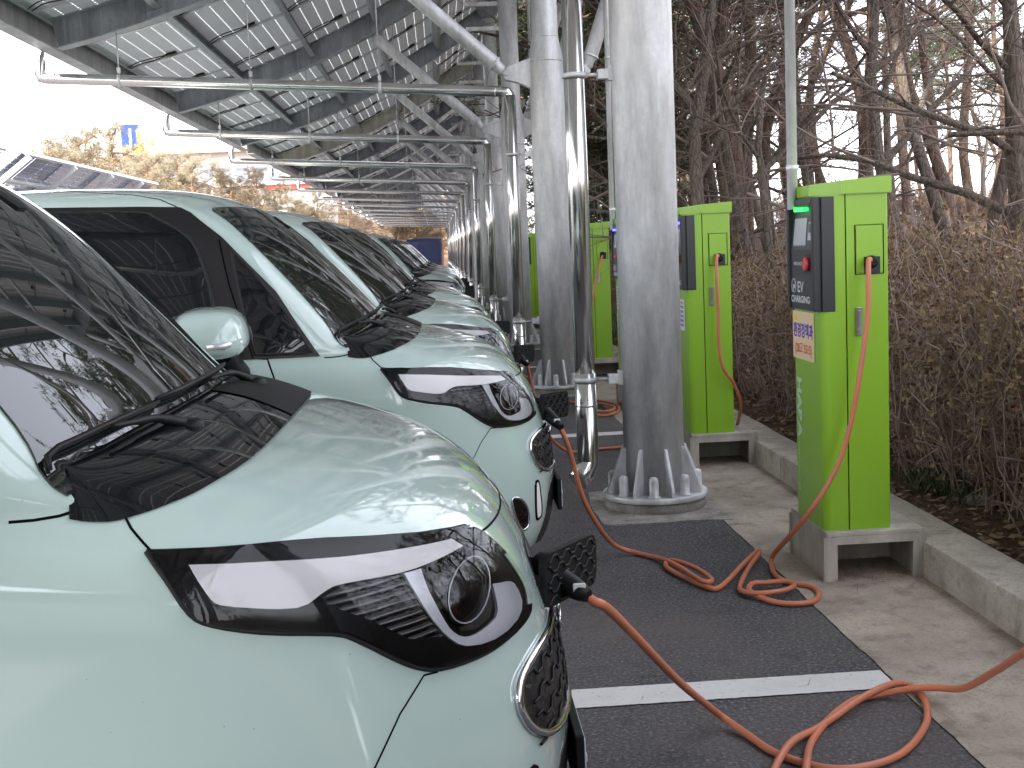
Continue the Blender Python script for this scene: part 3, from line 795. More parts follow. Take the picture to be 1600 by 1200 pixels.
m = MB(); m.box((.05,.72,-.016), (.12,.09,.026), bev=.004); jb = m.build('junction_box', M_PLAST, PANEL)
m = MB(); m.tube(catmull([(0,.70,-.02),(-.12,.62,-.05),(-.28,.56,-.055),(-.40,.66,-.05),(-.46,.80,-.02)], 4), .006, 4); m.tube(catmull([(.05,.68,-.02),(-.05,.54,-.045),(-.25,.46,-.05),(-.38,.55,-.045),(-.47,.72,-.02)], 4), .006, 4); cb = m.build('panel_cable', M_RUB, PANEL)
PSUB = [jb, cb]
COLUMN = make_column()
def cols(a, b): return [y for y in COLY if a < y < b]
CANS = [(-38.0,-17.68,'unseen solar canopy added farther back behind the viewpoint to darken reflections',False,False),  # added out of view to keep bright sky out of the window reflections
        (-17.66,2.68,'solar canopy behind the viewpoint over the nearest parked car',False,False),
        (2.66,23.0,'grey steel solar canopy with the largest visible panels above the nearest cars',True,False),
        (23.7,44.0,'second solar canopy along the row, with a pale rafter at its near end',True,True),
        (44.7,65.0,'third solar canopy along the row beyond the pale rafter canopy',False,False),
        (65.7,86.0,'farthest solar canopy at the end of the row of pipes',False,False)]
for y0, y1, lb, full, fp in CANS: make_canopy(y0, y1, cols(y0, y1), lb, full, fp)
for o in [PANEL]+PSUB: bpy.data.objects.remove(o)
for o in kids(COLUMN)+[COLUMN]: bpy.data.objects.remove(o)
# concrete collars around the nearest column feet
def pad(yc):
    m = MB(); P = [(.76,yc-.42),(1.0,yc-.44),(1.25,yc-.43),(1.40,yc-.45),(1.41,yc),(1.40,yc+.42),(1.1,yc+.44),(.78,yc+.40),(.75,yc)]
    P = smooth_poly(P, (0,3,5,7), 8)
    P = [(x+.008*noise.noise(Vector((x*9,y*9,0))), y+.008*noise.noise(Vector((x*9,y*9,4)))) for x, y in P]
    f = m.poly([(x,y,.008) for x, y in P]); r = bmesh.ops.extrude_face_region(m.bm, geom=[f]); [setattr(v.co, 'z', .0) for v in f.verts]
    return tag(m.build('concrete_footing', M_GROUT), kind='structure')
for y in COLY[9:14]: pad(y)
# ---------------------------------------------------------------- chargers
M_PANEL = mat('charger_panel_dark', (.028,.029,.032), .36); M_DARKR = mat('charger_recess_dark', (.012,.012,.016), .4)
M_LEDG = mat('green_indicator', (.05,.6,.1), .4, emit=(.03,.9,.12), estr=.4); M_LEDB = mat('blue_indicator', (.1,.1,.6), .4, emit=(.10,.10,.9), estr=.8)
M_SCRN = mat('charger_screen', (.42,.44,.47), .25); M_BTN = mat('red_button', (.62,.03,.04), .3, 0, .4)
M_BASE = m_galv('charger_stand_steel', (.44,.405,.35), .5, .15); M_STK = mat('label_cream', (.78,.60,.36), .5); M_STW = mat('label_white', (.72,.72,.70), .5)
M_TXW = mat('print_white', (.60,.60,.62), .5); M_TXB = mat('print_blue', (.10,.05,.42), .5); M_TXR = mat('print_red', (.62,.10,.04), .5); M_TXP = mat('print_pale_green', (.52,.72,.50), .5); M_YEL = mat('print_yellow', (.80,.62,.02), .5)
M_FOIL = m_galv('latch_steel', (.45,.44,.42), .3, .9)
def text(s, size, material, parent, loc, rot, name='lettering', ax='LEFT', sx=1., sp=1., bold=0.):
    c = bpy.data.curves.new(name, 'FONT'); c.body = s; c.size = size; c.align_x = ax; c.align_y = 'CENTER'; c.space_character = sp; c.offset = bold; c.extrude = .0003
    t = bpy.data.objects.new(name, c); COL.objects.link(t)
    dg = bpy.context.evaluated_depsgraph_get(); me = bpy.data.meshes.new_from_object(t.evaluated_get(dg)); bpy.data.objects.remove(t)
    me.materials.clear(); me.materials.append(material)
    o = bpy.data.objects.new(name, me); COL.objects.link(o); o.parent = parent; o.location = loc; o.rotation_euler = rot; o.scale = (sx, 1, 1); return o
FACE_L = (radians(90), 0, radians(-90))                    # lettering read from the car side (-X)
CX0, CX1, CYN, CYF, CZ0, CZ1 = 0., .270, 0., .40, .205, 1.545   # local: X from the front face, Y from the near side
def make_charger(led, sticker):
    r = empty('ev_charger')
    m = MB()
    m.box((.195,.215,.196), (.40,.50,.018), bev=.003)
    m.box((.005,.215,.0935), (.02,.50,.187)); m.box((.385,.215,.0935), (.02,.50,.187)) 
    for x in (.012,.378):
        m.box((x,-.026,.093), (.055,.016,.186)); m.box((x,.456,.093), (.055,.016,.186))
    m.box((.195,-.028,.170), (.312,.012,.034)); m.box((.195,.3,.093), (.36,.012,.186))
    m.build('stand', M_BASE, r)
    # cabinet with rounded front corners
    def shell(x0, x1, y0, y1, z0, z1, rad, nm, mt, par, rr=(1,1,0,0)):
        m = MB(); P = []
        for (cx, cy, a0, k) in ((x0+rad,y0+rad,180,rr[0]),(x1-rad,y0+rad,270,rr[2]),(x1-rad,y1-rad,0,rr[3]),(x0+rad,y1-rad,90,rr[1])):
            if k: P += [(cx+rad*cos(radians(a0+i*15)), cy+rad*sin(radians(a0+i*15))) for i in range(7)]
            else: P.append((x0 if a0 in (90,180) else x1, y0 if a0 in (180,270) else y1))
        lo = [m.bm.verts.new((x,y,z0)) for x, y in P]; hi = [m.bm.verts.new((x,y,z1)) for x, y in P]
        m.face(lo[::-1]); m.face(hi)
        for i in range(len(P)): m.face([lo[i], lo[(i+1)%len(P)], hi[(i+1)%len(P)], hi[i]], False)
        return m.build(nm, mt, par)
    shell(0, .098, 0, .40, CZ0, CZ1, .035, 'front_shell', M_GREEN, r)
    shell(.094, .108, .008, .392, CZ0+.002, CZ1-.002, .002, 'shell_joint', M_GAP, r, (0,0,0,0))
    shell(.103, .270, -.002, .402, CZ0, CZ1, .006, 'door_cabinet', M_GREEN, r, (0,0,1,1))
    # lid with a sloping front corner
    m = MB(); P = [(-.014,.10),(.085,-.014),(.284,-.014),(.284,.414),(.085,.414),(-.014,.30)]
    lo = [m.bm.verts.new((x,y,1.545)) for x, y in P]; hi = [m.bm.verts.new((x,y,1.590 if x < .05 else (1.600 if x < .1 else 1.612))) for x, y in P]
    m.face(lo[::-1]); m.face(hi); 
    for i in range(6): m.face([lo[i], lo[(i+1)%6], hi[(i+1)%6], hi[i]])
    bmesh.ops.bevel(m.bm, geom=m.bm.edges[:], offset=.003, segments=2, affect='EDGES'); m.build('lid', M_GREEN, r)
    # service flap on the near side with the cable socket
    m = MB(); y = -.0035
    def frame(x0, x1, z0, z1, w, yy):
        for a, b, c_, d in ((x0,x1,z0,z0+w),(x0,x1,z1-w,z1),(x0,x0+w,z0,z1),(x1-w,x1,z0,z1)): m.box(((a+b)/2, yy, (c_+d)/2), (b-a, .004, d-c_))
    frame(.136, .252, 1.23, 1.425, .0022, y); m.build('flap_gap', M_GAP, r)
    m = MB(); m.box((.194,y-.001,1.328), (.106,.004,.183), bev=.0015); fp = m.build('socket_flap', M_GREEN, r)
    m = MB(); m.box((.203,y-.002,1.265), (.064,.007,.066)); m.build('socket_recess', M_DARKR, fp)
    m = MB(); Mx = Matrix.Rotation(radians(90), 3, 'X'); m.lathe([(.020,0),(.0255,.004),(.0255,.016),(.020,.022),(.014,.040)], 20, (.198,-.006,1.278), M=Mx); m.build('cable_gland', M_PLAST, fp)
    m = MB(); m.box((.148,-.006,1.045), (.024,.008,.112), bev=.002); lt = m.build('door_latch', M_FOIL, r)
    m = MB(); m.box((.148,-.012,1.058), (.012,.006,.062), bev=.0015); m.lathe([(.007,0),(.007,.006)], 12, (.148,-.010,1.010), M=Mx); m.build('latch_handle', M_FOIL, lt)
    # dark user panel wrapped round the front
    m = MB(); o = []
    m.box((-.012,.030,1.315), (.030,.026,.45), bev=.006); m.box((-.012,.370,1.315), (.030,.026,.45), bev=.006)
    m.box((-.010,.2,1.524), (.034,.352,.030), bev=.006); m.box((-.006,.2,1.213), (.022,.318,.247), bev=.001)
    m.box((.004,.2,1.315), (.008,.330,.44))
    pn = m.build('user_panel', M_PANEL, r)
    m = MB(); m.box((.004,.012,1.314), (.060,.006,.452), bev=.0025); m.box((.030,.0,1.314), (.052,.008,.452), bev=.003); m.build('panel_side', M_PANEL, pn)
    m = MB()                                                   # slanting screen face inside the hood
    q = [(.0085,.044,1.258),(.0085,.356,1.258),(.0095,.356,1.505),(.0095,.044,1.505)]
    f = [m.bm.verts.new((-.016,.044,1.336)), m.bm.verts.new((-.016,.356,1.336)), m.bm.verts.new((.0,.356,1.505)), m.bm.verts.new((.0,.044,1.505))]
    m.face(f[::-1]); m.build('slanting_face', M_PANEL, pn)
    def on(z, d=.0012): t = (z-1.336)/(1.505-1.336); return -.016+.016*t-d
    def quad(y0, y1, z0, z1, mt, nm, d=.0014):
        m = MB(); f = [(on(z0,d),y0,z0),(on(z0,d),y1,z0),(on(z1,d),y1,z1),(on(z1,d),y0,z1)]; g = [(x+.0008,y,z) for x, y, z in f]
        m.poly(f[::-1]); m.poly(g); [m.poly([f[i], f[(i+1)%4], g[(i+1)%4], g[i]]) for i in range(4)]
        return m.build(nm, mt, pn)
    quad(.150,.320,1.352,1.462,M_SCRN,'display')
    quad(.068,.125,1.372,1.445,M_SCRN,'card_reader'); quad(.074,.119,1.402,1.438,M_PANEL,'reader_mark',.0024)
    m = MB(); m.box((-.016,.2,1.497), (.022,.13,.016)); m.build('indicator', led, pn)
    m = MB(); m.box((-.0185,.103,1.277), (.005,.085,.082), bev=.0015); m.build('button_recess', M_DARKR, pn)
    My = Matrix.Rotation(radians(-90), 3, 'Y'); m = MB(); m.lathe([(.028,0),(.029,.010),(.024,.017)], 22, (-.020,.103,1.277), M=My); m.build('emergency_button', M_BTN, pn)
    text('EMERGENCY', .020, M_TXW, pn, (-.0182,.305,1.277), FACE_L, sx=1.)
    text('EV', .062, M_TXW, pn, (-.0182,.262,1.180), FACE_L, sx=1.25, bold=.001)
    text('CHARGING', .038, M_TXW, pn, (-.0182,.350,1.130), FACE_L, sx=1.30, bold=.001)
    m = MB(); P = [Vector((-.0182,.312+.027*cos(a),1.184+.030*sin(a))) for a in [radians(-60+k*15) for k in range(22)]]; m.tube(P, .0022, 4); m.box((-.018,.318,1.174), (.001,.004,.034)); m.box((-.018,.308,1.182), (.001,.016,.016)); m.build('plug_logo', M_TXW, pn)
    if sticker:
        m = MB(); m.box((-.0025,.240,.978), (.002,.295,.200)); m.build('notice_label', M_STK, r) if False else None
        m.bm.free() if False else None
        lb = m.build('notice_label', M_STK, r)
        text('환경정책과', .064, M_TXB, lb, (-.0042,.240,.995), FACE_L, ax='CENTER', sx=.92, bold=.0018, name='notice_text')
        text('(28고 3515)', .052, M_TXR, lb, (-.0042,.240,.922), FACE_L, ax='CENTER', sx=.92, bold=.0010, name='phone_text')
        m = MB(); m.lathe([(.014,0),(.014,.001)], 14, (-.0035,.355,1.050), M=My); m.lathe([(.008,0),(.008,.001)], 12, (-.0035,.325,1.046), M=My); m.build('small_emblem', M_YEL, lb)
    else:
        m = MB(); m.box((-.0025,.2,.93), (.002,.22,.19)); lb = m.build('notice_label', M_STW, r)
        for k in range(6): text('충전 안내 및 이용방법', .02, M_TXB if k else M_TXR, lb, (-.004,.300,1.005-k*.028), FACE_L, name='notice_text')
    text('HABA', .085, M_TXP, r, (-.0022,.315,.800), (radians(90), radians(90), radians(-90)), name='maker_lettering', bold=.0035, sx=1.15)
    text('smart renewable energy charging', .017, M_TXP, r, (-.0022,.325,.540), (radians(90), radians(90), radians(-90)), name='maker_small_lettering')
    return r
CH = [make_charger(M_LEDG, True)]
CHX = 1.502
ch0 = CH[0]; ch0.location = (CHX, 4.80, 0)
tag(ch0, 'nearest lime green charger with the cream Korean notice and green light', 'charger', 'lime green chargers along the kerb')
ch1 = make_charger(M_LEDB, False); ch1.location = (CHX, 7.44, 0)
tag(ch1, 'lime green charger with the white notice and blue light, right of the nearest column', 'charger', 'lime green chargers along the kerb')
chl = {2:'lime green charger hidden by the nearest galvanised column', 3:'lime green charger right of the second downpipe with a cable hanging from its flap', 4:'lime green charger peeping out between the second column and the nearest downpipe', 5:'lime green charger hidden behind the second galvanised column', 6:'far lime green charger with its dark panel left of the second column',7:'far lime green charger behind the third downpipe',8:'farthest lime green charger but one along the kerb',9:'last lime green charger along the kerb'}
for k in range(2, 10):
    c = copy_tree(ch1); c.location = (CHX, 4.80+2.64*k+(.02 if k > 1 else 0), 0); c['label'] = chl[k]
# conduits rising from the chargers
for k in range(0, 8):
    m = MB(); y = 5.08+2.64*k; m.tube([(1.475,y,1.50),(1.49,y,5.60)], .022, 12)
    for z in (1.66,2.9): m.tube([(1.477,y,z),(1.477,y,z+.02)], .026, 12)
    for z in (2.3, 3.4): pass
    names = ['thin galvanised conduit rising behind the nearest charger','thin galvanised conduit rising behind the charger with blue light','conduit behind the hidden charger','conduit behind the charger right of the second downpipe','conduit behind the charger beside the second column','conduit behind the second column','conduit of the far charger left of the second column','farthest conduit along the kerb']
    tag(m.build('conduit', M_GALV), 'galvanised '+names[k] if not names[k].startswith('thin') else names[k], 'conduit', 'conduits rising from the chargers')
# ---------------------------------------------------------------- charging cables (points on the ground or in the air, in metres)
RW_ = ((.99723245,.05001077,-.0550124),(-.06015691,.10797395,-.99233199),(-.04368738,.99289503,.11068362))
def cable(pts, label, plug=None, rad=.0105, plugdir=None):
    P = catmull(pts, 8)
    m = MB(); m.tube(P, rad, 12); o = m.build('charging_cable', M_ORANGE)
    tag(o, label, 'cable', 'orange charging cables')
    if plug is not None:
        a = Vector(plug); b = Vector(pts[0]) if (Vector(pts[0])-a).length < (Vector(pts[-1])-a).length else Vector(pts[-1])
        d = (b-a)
        m = MB(); m.tube([a, a+d*.25, a+d*.3, a+d*.75, a+d*.95, b+d*.1], [.033,.033,.028,.024,.020,.013], 16); h = m.build('plug_handle', M_PLAST, o)
        m = MB(); m.box(b-d*.10+Vector((0,-.013,.008)), (.026,.008,.022), bev=.003); m.build('plug_grip', M_STW, o)
    return o
# ---------------------------------------------------------------- vegetation
def wobble_path(R, h, n, lean, wob, base=(0,0,0)):
    P = [Vector(base)]; d = Vector((lean[0], lean[1], 1)).normalized(); off = Vector((0,0,0)); ph = R.uniform(0,6.3); ph2 = R.uniform(0,6.3)
    for i in range(1, n+1):
        t = i/n
        P.append(Vector(base) + Vector((lean[0]*h*t + wob*h*(sin(ph+t*5.2)-sin(ph))*.5 + wob*h*.35*(sin(ph2+t*13)-sin(ph2)), lean[1]*h*t + wob*h*(sin(ph2+t*4.6)-sin(ph2))*.5, h*t)))
    return P
def make_pine(seed, h=9.0, r=.135, crown=.44, lean=(0,0), wob=.045, dens=1., leafm=None, bark=None, name='pine_tree'):
    R = random.Random(seed); root = empty(name)
    T = wobble_path(R, h, 16, lean, wob)
    rad = [r*(1.22 if i == 0 else 1)*(1-.72*(i/16)**1.15)*(1+.05*R.uniform(-1,1)) for i in range(17)]
    m = MB(); m.tube([T[0]-Vector((0,0,.25))]+T, [rad[0]*1.25]+rad, 10, cap=True)
    B = []
    nb = int(17*dens)
    for k in range(nb):
        t = crown*.62 + (1-crown*.62)*(k+R.random()*.6)/nb
        if t > .99: t = .99
        i = min(15, int(t*16)); p = T[i].lerp(T[i+1], t*16-i); a = R.uniform(0, 2*pi)
        dead = t < crown; L = R.uniform(.5, 1.3) if dead else (R.uniform(1.2, 2.5)*(1.15-.75*max(0, (t-.75)/.25)))
        pts = [p]; d = Vector((cos(a), sin(a), R.uniform(-.05,.5)))
        for s in range(6):
            d += Vector((R.uniform(-.32,.32), R.uniform(-.32,.32), R.uniform(-.25,.30))); d.normalize(); pts.append(pts[-1]+d*L/6)
        r0 = .028 if dead else .042
        m.tube(pts, [r0*(1-.8*s/6) for s in range(7)], 5, cap=False)
        if not dead: B.append(pts)
        for s in range(3 if dead else 5):
            q = pts[R.randint(2, 6)]; dd = Vector((R.uniform(-1,1), R.uniform(-1,1), R.uniform(-.3,.7))).normalized(); l2 = R.uniform(.25,.75)
            e = q+dd*l2+Vector((0,0,.06)); m.tube([q, q+dd*l2*.5, e], [.012,.008,.004], 3, cap=False)
            if not dead: B.append([q, q+dd*l2*.5, e])
    m.build('trunk', bark or M_BARKP, root)
    f = MB()
    for pts in B:
        for c in range(3 if len(pts) == 3 else 6):
            q = pts[R.randint(len(pts)//2, len(pts)-1)] + Vector((R.gauss(0,.12), R.gauss(0,.12), R.gauss(.05,.08)))
            for n_ in range(30):
                d = Vector((R.gauss(0,1), R.gauss(0,1), R.gauss(.25,.8))).normalized(); l = R.uniform(.09,.19); s = d.orthogonal().normalized()*.011
                o = q+Vector((R.gauss(0,.07), R.gauss(0,.07), R.gauss(0,.05)))
                f.poly([o-s, o+s, o+d*l])
    f.build('crown', leafm or M_NEEDLE, root)
    return root
def make_bare(seed, h=5.5, r=.085, spread=1., droop=.0, name='bare_tree', bark=None, depth=5, twm=None):
    R = random.Random(seed); root = empty(name); tr = MB(); tw = MB()
    def grow(p, d, L, r, lev):
        n = 5 if lev < 2 else 4; pts = [p]; 
        for s in range(n):
            d = (d + Vector((R.uniform(-.26,.26), R.uniform(-.26,.26), R.uniform(-.20,.22)-droop*lev*.05))).normalized(); pts.append(pts[-1]+d*L/n)
        (tr if lev < 2 else tw).tube(pts, [r*(1-.5*s/n) for s in range(n+1)], 8 if lev == 0 else (5 if lev < 3 else 3), cap=False)
        if lev >= depth: return
        k = {0:6, 1:5, 2:5, 3:4, 4:2}[lev]
        for c in range(k):
            t = (.28 if lev == 0 else .12)+(.72 if lev == 0 else .85)*(c+R.random())/k; i = min(n-1, int(t*n)); q = pts[i].lerp(pts[i+1], min(1, t*n-i))
            ax = (pts[i+1]-pts[i]).normalized(); side = Vector((R.uniform(-1,1), R.uniform(-1,1), R.uniform(-.6,.6))); side = (side-ax*side.dot(ax)).normalized()
            nd = (ax*R.uniform(.35,.8)+side*R.uniform(.6,1.0)*spread).normalized()
            grow(q, nd, L*R.uniform(.45,.68)*(1.1-.35*t), r*(1-.5*t)*R.uniform(.42,.62), lev+1)
    grow(Vector((0,0,-.1)), Vector((R.uniform(-.12,.12), R.uniform(-.12,.12), 1)), h*.72, r, 0)
    tr.build('trunk', bark or M_BARKG, root); tw.build('branches', twm or M_TWIG, root)
    return root
def put(proto, used, x, y, s, rz, z=None, **k):
    o = proto if proto.name not in used else copy_tree(proto)
    used.add(proto.name); o.location = (x, y, terrain_z(x, y) if z is None else z); o.scale = (s, s, s); o.rotation_euler = (0, 0, rz)
    tag(o, **k); return o
USED = set()
def forest():
    PN = [make_pine(11, 9.5, .092, .42, dens=1.25), make_pine(12, 10, .085, .45, (.05,.02), .06, dens=1.2), make_pine(13, 8.5, .10, .36, (-.04,0), .07, dens=1.3), make_pine(14, 9.2, .078, .42, (.0,.05), .08, dens=1.2), make_pine(15, 10.5, .105, .42, (.07,0), .05, dens=1.2)]
    R = random.Random(77)
    L = [(1588,13.5,1.45,4,'thick dark pine trunk at the right edge of the photo'),
         (1500,17,1.15,3,'reddish curving pine trunk left of the thick right-edge trunk'),
         (1470,20,.95,1,'dark straight pine just left of the reddish curving trunk'),
         (1392,16,1.0,0,'pine trunk rising just right of the nearest charger lid'),
         (1357,18,1.05,2,'stout pine rising behind the nearest charger lid'),
         (1318,20,.9,3,'slim pine behind the left half of the nearest charger lid'),
         (1283,23,.95,1,'pine right of the nearest conduit in the middle distance'),
         (1222,15,.95,3,'pine just left of the conduit over the nearest charger'),
         (1155,14,1.1,2,'dark forked pine standing right of the second charger'),
         (1178,19,1.05,4,'pine between the forked pine and the nearest conduit'),
         (1120,17,.95,0,'pine rising behind the lid of the second charger'),
         (1090,21,1.1,1,'pine behind the left half of the second charger'),
         (945,33,1.1,2,'pine seen between the nearest downpipe and the nearest column'),
         (925,42,1.1,0,'farther pine seen between the nearest downpipe and the nearest column'),
         (1430,25,1.0,4,'pine behind the thin pale tree'),
         (1540,22,1.0,0,'pine between the reddish trunk and the thick right-edge trunk')]
    for px, d, s, v, lb in L:
        x = (px-683)/1930*d; put(PN[v], USED, x, d, s, R.uniform(0,6.3), label=lb, cat='pine tree', group='pines on the bank')
    k = 0
    for i in range(22):
        d = R.uniform(20, 62); px = R.uniform(880, 1680); x = (px-683)/1930*d
        if x < 4.2 : continue
        put(PN[R.randint(0,4)], USED, x, d, R.uniform(.8,1.15), R.uniform(0,6.3), label='tall pine with a crooked trunk deep in the wood beyond the hedge', cat='pine tree', group='pines deep in the wood')
    for x, y in ((14,9),(16,5.5),(15,2),(17,-1),(14.5,-4),(18,8),(20,3),(19,-5),(16,12),(21,11),(13.5,-7),(22,7),(17.5,13.5)):  # unseen pines added to block bright sky mirrored in the bonnet
        put(PN[R.randint(0,4)], USED, x, y, R.uniform(.9,1.1), R.uniform(0,6.3), label='unseen pine added beyond the frame to the right of the camera to block low sky', cat='pine tree', group='added pines right of the camera')
    DK = [make_pine(16, 8.5, .10, .12, dens=2.6), make_pine(17, 9.5, .11, .15, dens=2.6)]
    for i, (px, d) in enumerate(((935,24),(905,30),(960,30),(890,38),(985,26),(1010,34),(1070,32),(1100,27),(925,48),(1035,24))):
        put(DK[i % 2], USED, (px-683)/1930*d, d, R.uniform(.85,1.1), R.uniform(0,6.3), label='dense dark green pine behind the galvanised columns', cat='pine tree', group='dense pines behind the columns')
    BT = [make_bare(21, 5.2, .075, 1.05, depth=4), make_bare(22, 4.6, .065, 1.1, .4), make_bare(23, 6.0, .085, .95, depth=4)]
    L = [(1442,12.5,1.0,2,'thin pale bare tree with two stems right of the nearest charger'),
         (1232,10.5,.85,1,'bare tree with tangled twigs just left of the nearest charger'),
         (1190,12.5,1.0,0,'bare twiggy tree midway between the first and second chargers'),
         (1140,11.0,.95,2,'bare twiggy tree right beside the second charger'),
         (1085,14,1.0,1,'bare tree rising behind the second charger'),
         (1565,12.0,1.1,0,'bare tree with long boughs near the right edge'),
         (1330,14,.95,1,'bare tree behind the nearest charger'),
         (1500,15.5,1.05,2,'bare tree in front of the reddish curving pine'),
         (1650,10,1.1,1,'bare tree leaning in from beyond the right edge'),
         (1275,17,1.15,0,'bare tree behind the nearest conduit'),
         (1020,18,1.1,2,'bare tree hidden by the nearest column'),(1120,20,1.2,0,'bare tree deep behind the second charger'),(1400,20,1.2,1,'bare tree behind the pale two-stemmed tree'),(1210,22,1.2,2,'bare tree deep between the two nearest chargers')]
    for px, d, s, v, lb in L:
        x = (px-683)/1930*d; put(BT[v], USED, x, d, s, R.uniform(0,6.3), label=lb, cat='bare tree', group='bare trees behind the hedge')
    for x, y in ((4.9,7.2),(5.4,4.2),(4.6,9.4),(6.2,6.3)):
        put(BT[1], USED, x, y, R.uniform(1.0,1.25), R.uniform(0,6.3), label='bare tree on the bank to the right of the camera, beyond the frame', cat='bare tree', group='bare trees right of the camera')
    # a long bough low across the upper right, from the tree beyond the right edge
    return PN, BT
PN, BT = forest()
def hedge_bush(seed, L=1.3):
    R = random.Random(seed); root = empty('hedge_bush'); tw = MB(); lf = MB()
    W = 1.15; H = 1.12
    for k in range(300):
        x = R.uniform(.02, W-.05); y = R.uniform(-L/2, L/2); p = Vector((x, y, -.05)); d = Vector((R.uniform(-.35,.25), R.uniform(-.4,.4), 1)).normalized()
        pts = [p]; n = 6; h = R.uniform(.65, 1.06)*H
        for s in range(n):
            d = (d+Vector((R.uniform(-.35,.35), R.uniform(-.35,.35), R.uniform(-.1,.22)))).normalized(); q = pts[-1]+d*h/n
            q.x = max(-.04, min(W, q.x)); pts.append(q)
        tw.tube(pts, [.0065*(1-.72*s/n) for s in range(n+1)], 3, cap=False)
        for s in range(9):
            i = R.randint(1, n); q = pts[i]; d2 = Vector((R.gauss(-.15,.6), R.gauss(0,.6), R.gauss(.25,.5))).normalized(); l = R.uniform(.10,.30)
            mid = q+d2*l*.5+Vector((R.uniform(-.03,.03),R.uniform(-.03,.03),R.uniform(-.03,.03))); e = q+d2*l
            e.x = max(-.07, min(W, e.x)); tw.tube([q, mid, e], [.0030,.0022,.0012], 3, cap=False)
            dens = .25+.95*max(0, min(1, (e.z-.25)/.55))
            for t_ in range(8):
                if R.random() > dens: continue
                c = q.lerp(e, R.uniform(.3,1.05))+Vector((R.gauss(0,.012),R.gauss(0,.012),R.gauss(0,.012)))
                a = Vector((R.gauss(0,1),R.gauss(0,1),R.gauss(0,1))).normalized(); b = a.orthogonal().normalized(); s_ = R.uniform(.006,.0125)
                lf.poly([c-a*s_*1.5, c+b*s_*.8, c+a*s_*1.5, c-b*s_*.8])
    tw.build('twigs', M_HTWIG, root); lf.build('leaves', M_HLEAF, root)
    return root
HB = [hedge_bush(s) for s in (41,42,43)]
R = random.Random(5)
for k in range(30):
    y = -5.1+1.22*k; o = HB[k % 3] if k < 3 else copy_tree(HB[(k*7) % 3])
    o.location = (2.42+R.uniform(-.03,.05), y, terrain_z(2.6, y)); o.rotation_euler = (0,0,0); o.scale = (1, R.choice((-1.06, 1.06)), R.uniform(.95,1.04)*(1.20 if y < 6 else (1.12 if y < 9 else 1.0)))
    tag(o, 'brown half-bare hedge bush standing behind the kerb', 'hedge', 'brown hedge bushes behind the kerb')
for k in range(9):                                                 # the dark clipped hedge on the crest
    o = copy_tree(HB[k % 3]); o.location = (8.4+k*1.35, 27+.5*R.random(), terrain_z(8.4+k*1.35, 27)-.1); o.rotation_euler = (0,0,radians(90)); o.scale = (1,1.1,.95)
    tag(o, 'far dark hedge bush on the crest of the bank between the pine trunks', 'hedge', 'dark hedge bushes on the crest')
def litter():
    R = random.Random(9); m = MB()
    for k in range(5200):
        x = 2.12+abs(R.gauss(0,.5)) if k < 3600 else R.uniform(3.2, 9); y = 2.6+R.random()**1.5*(14 if k < 3600 else 20); z = terrain_z(x, y)+R.uniform(.004,.03)
        a = R.uniform(0,6.3); t = R.uniform(-.5,.5); s = R.uniform(.012,.034); u = Vector((cos(a), sin(a), t*.6)).normalized()*s; v = Vector((-sin(a), cos(a), R.uniform(-.5,.5))).normalized()*s*.55
        c = Vector((x, y, z)); m.poly([c-u, c+v+Vector((0,0,.004)), c+u, c-v])
    tag(m.build('leaf_litter', M_LITTER), 'dry fallen leaves lying on the soil under the hedge', 'leaf litter', kind='stuff')
    m = MB()
    for k in range(900):                                           # dry needles blown against stands and edges
        j = R.random()
        if j < .35: x, y = R.uniform(1.52,1.85), R.gauss(4.9,.15)
        elif j < .5: x, y = R.gauss(1.86,.03), R.uniform(3,10)
        elif j < .6: x, y = R.gauss(1.36,.03), R.uniform(3,9)
        elif j < .85: x, y = R.uniform(1.52,1.85), R.gauss(7.5,.2)
        else: x, y = R.uniform(.5,1.8), R.uniform(3,8)
        x = min(x, 1.88); a = R.uniform(0,6.3); l = R.uniform(.015,.045); u = Vector((cos(a),sin(a),R.uniform(-.05,.1)))*l; v = Vector((-sin(a),cos(a),0))*.0009; c = Vector((x,y,.010))
        m.poly([c-u-v, c-u+v, c+u+v, c+u-v])
    tag(m.build('dry_needles', M_LITTER), 'dry needles scattered on the concrete round the charger stands', 'dry needles', kind='stuff')
    g = MB()
    for (cx, cy, n, sp) in ((2.40,5.85,170,.16),(2.40,7.4,90,.16)):
        for k in range(n):
            x = max(2.14, R.gauss(cx,sp*.5)); y = R.gauss(cy,sp); z = terrain_z(x,y); a = R.uniform(0,6.3); h = R.uniform(.03,.14); l = Vector((cos(a)*h*.7, sin(a)*h*.7, h)); w = Vector((-sin(a),cos(a),0))*.003
            c = Vector((x,y,z)); g.poly([c-w, c+w, c+l*.6+w*.6+Vector((0,0,.02)), c+l])
    tag(g.build('green_weeds', m_leaf('weed_green', [(.045,.06,.028),(.07,.085,.035),(.09,.10,.045)])), 'small green weeds sprouting under the hedge', 'weeds', kind='stuff')
    S_ = m_concrete('field_stone', (.34,.30,.27), (.18,.15,.13), 5)
    for k in range(16):                                            # stones under the hedge
        x = R.uniform(2.45,2.8); y = R.uniform(3.9,7.6); r = R.uniform(.03,.06); b = bmesh.new(); bmesh.ops.create_icosphere(b, subdivisions=2, radius=r)
        for v in b.verts: v.co = Vector((v.co.x*1.4, v.co.y*1.1, v.co.z*.7))*(1+.35*noise.noise(v.co*22+Vector((k,0,0))))
        mb = MB(); mb.bm.free(); mb.bm = b; o = mb.build('stone', S_, loc=(x, y, terrain_z(x,y)+r*.2)); tag(o, 'pale rough stone half hidden in litter under the hedge', 'stone', 'stones under the hedge')
litter()
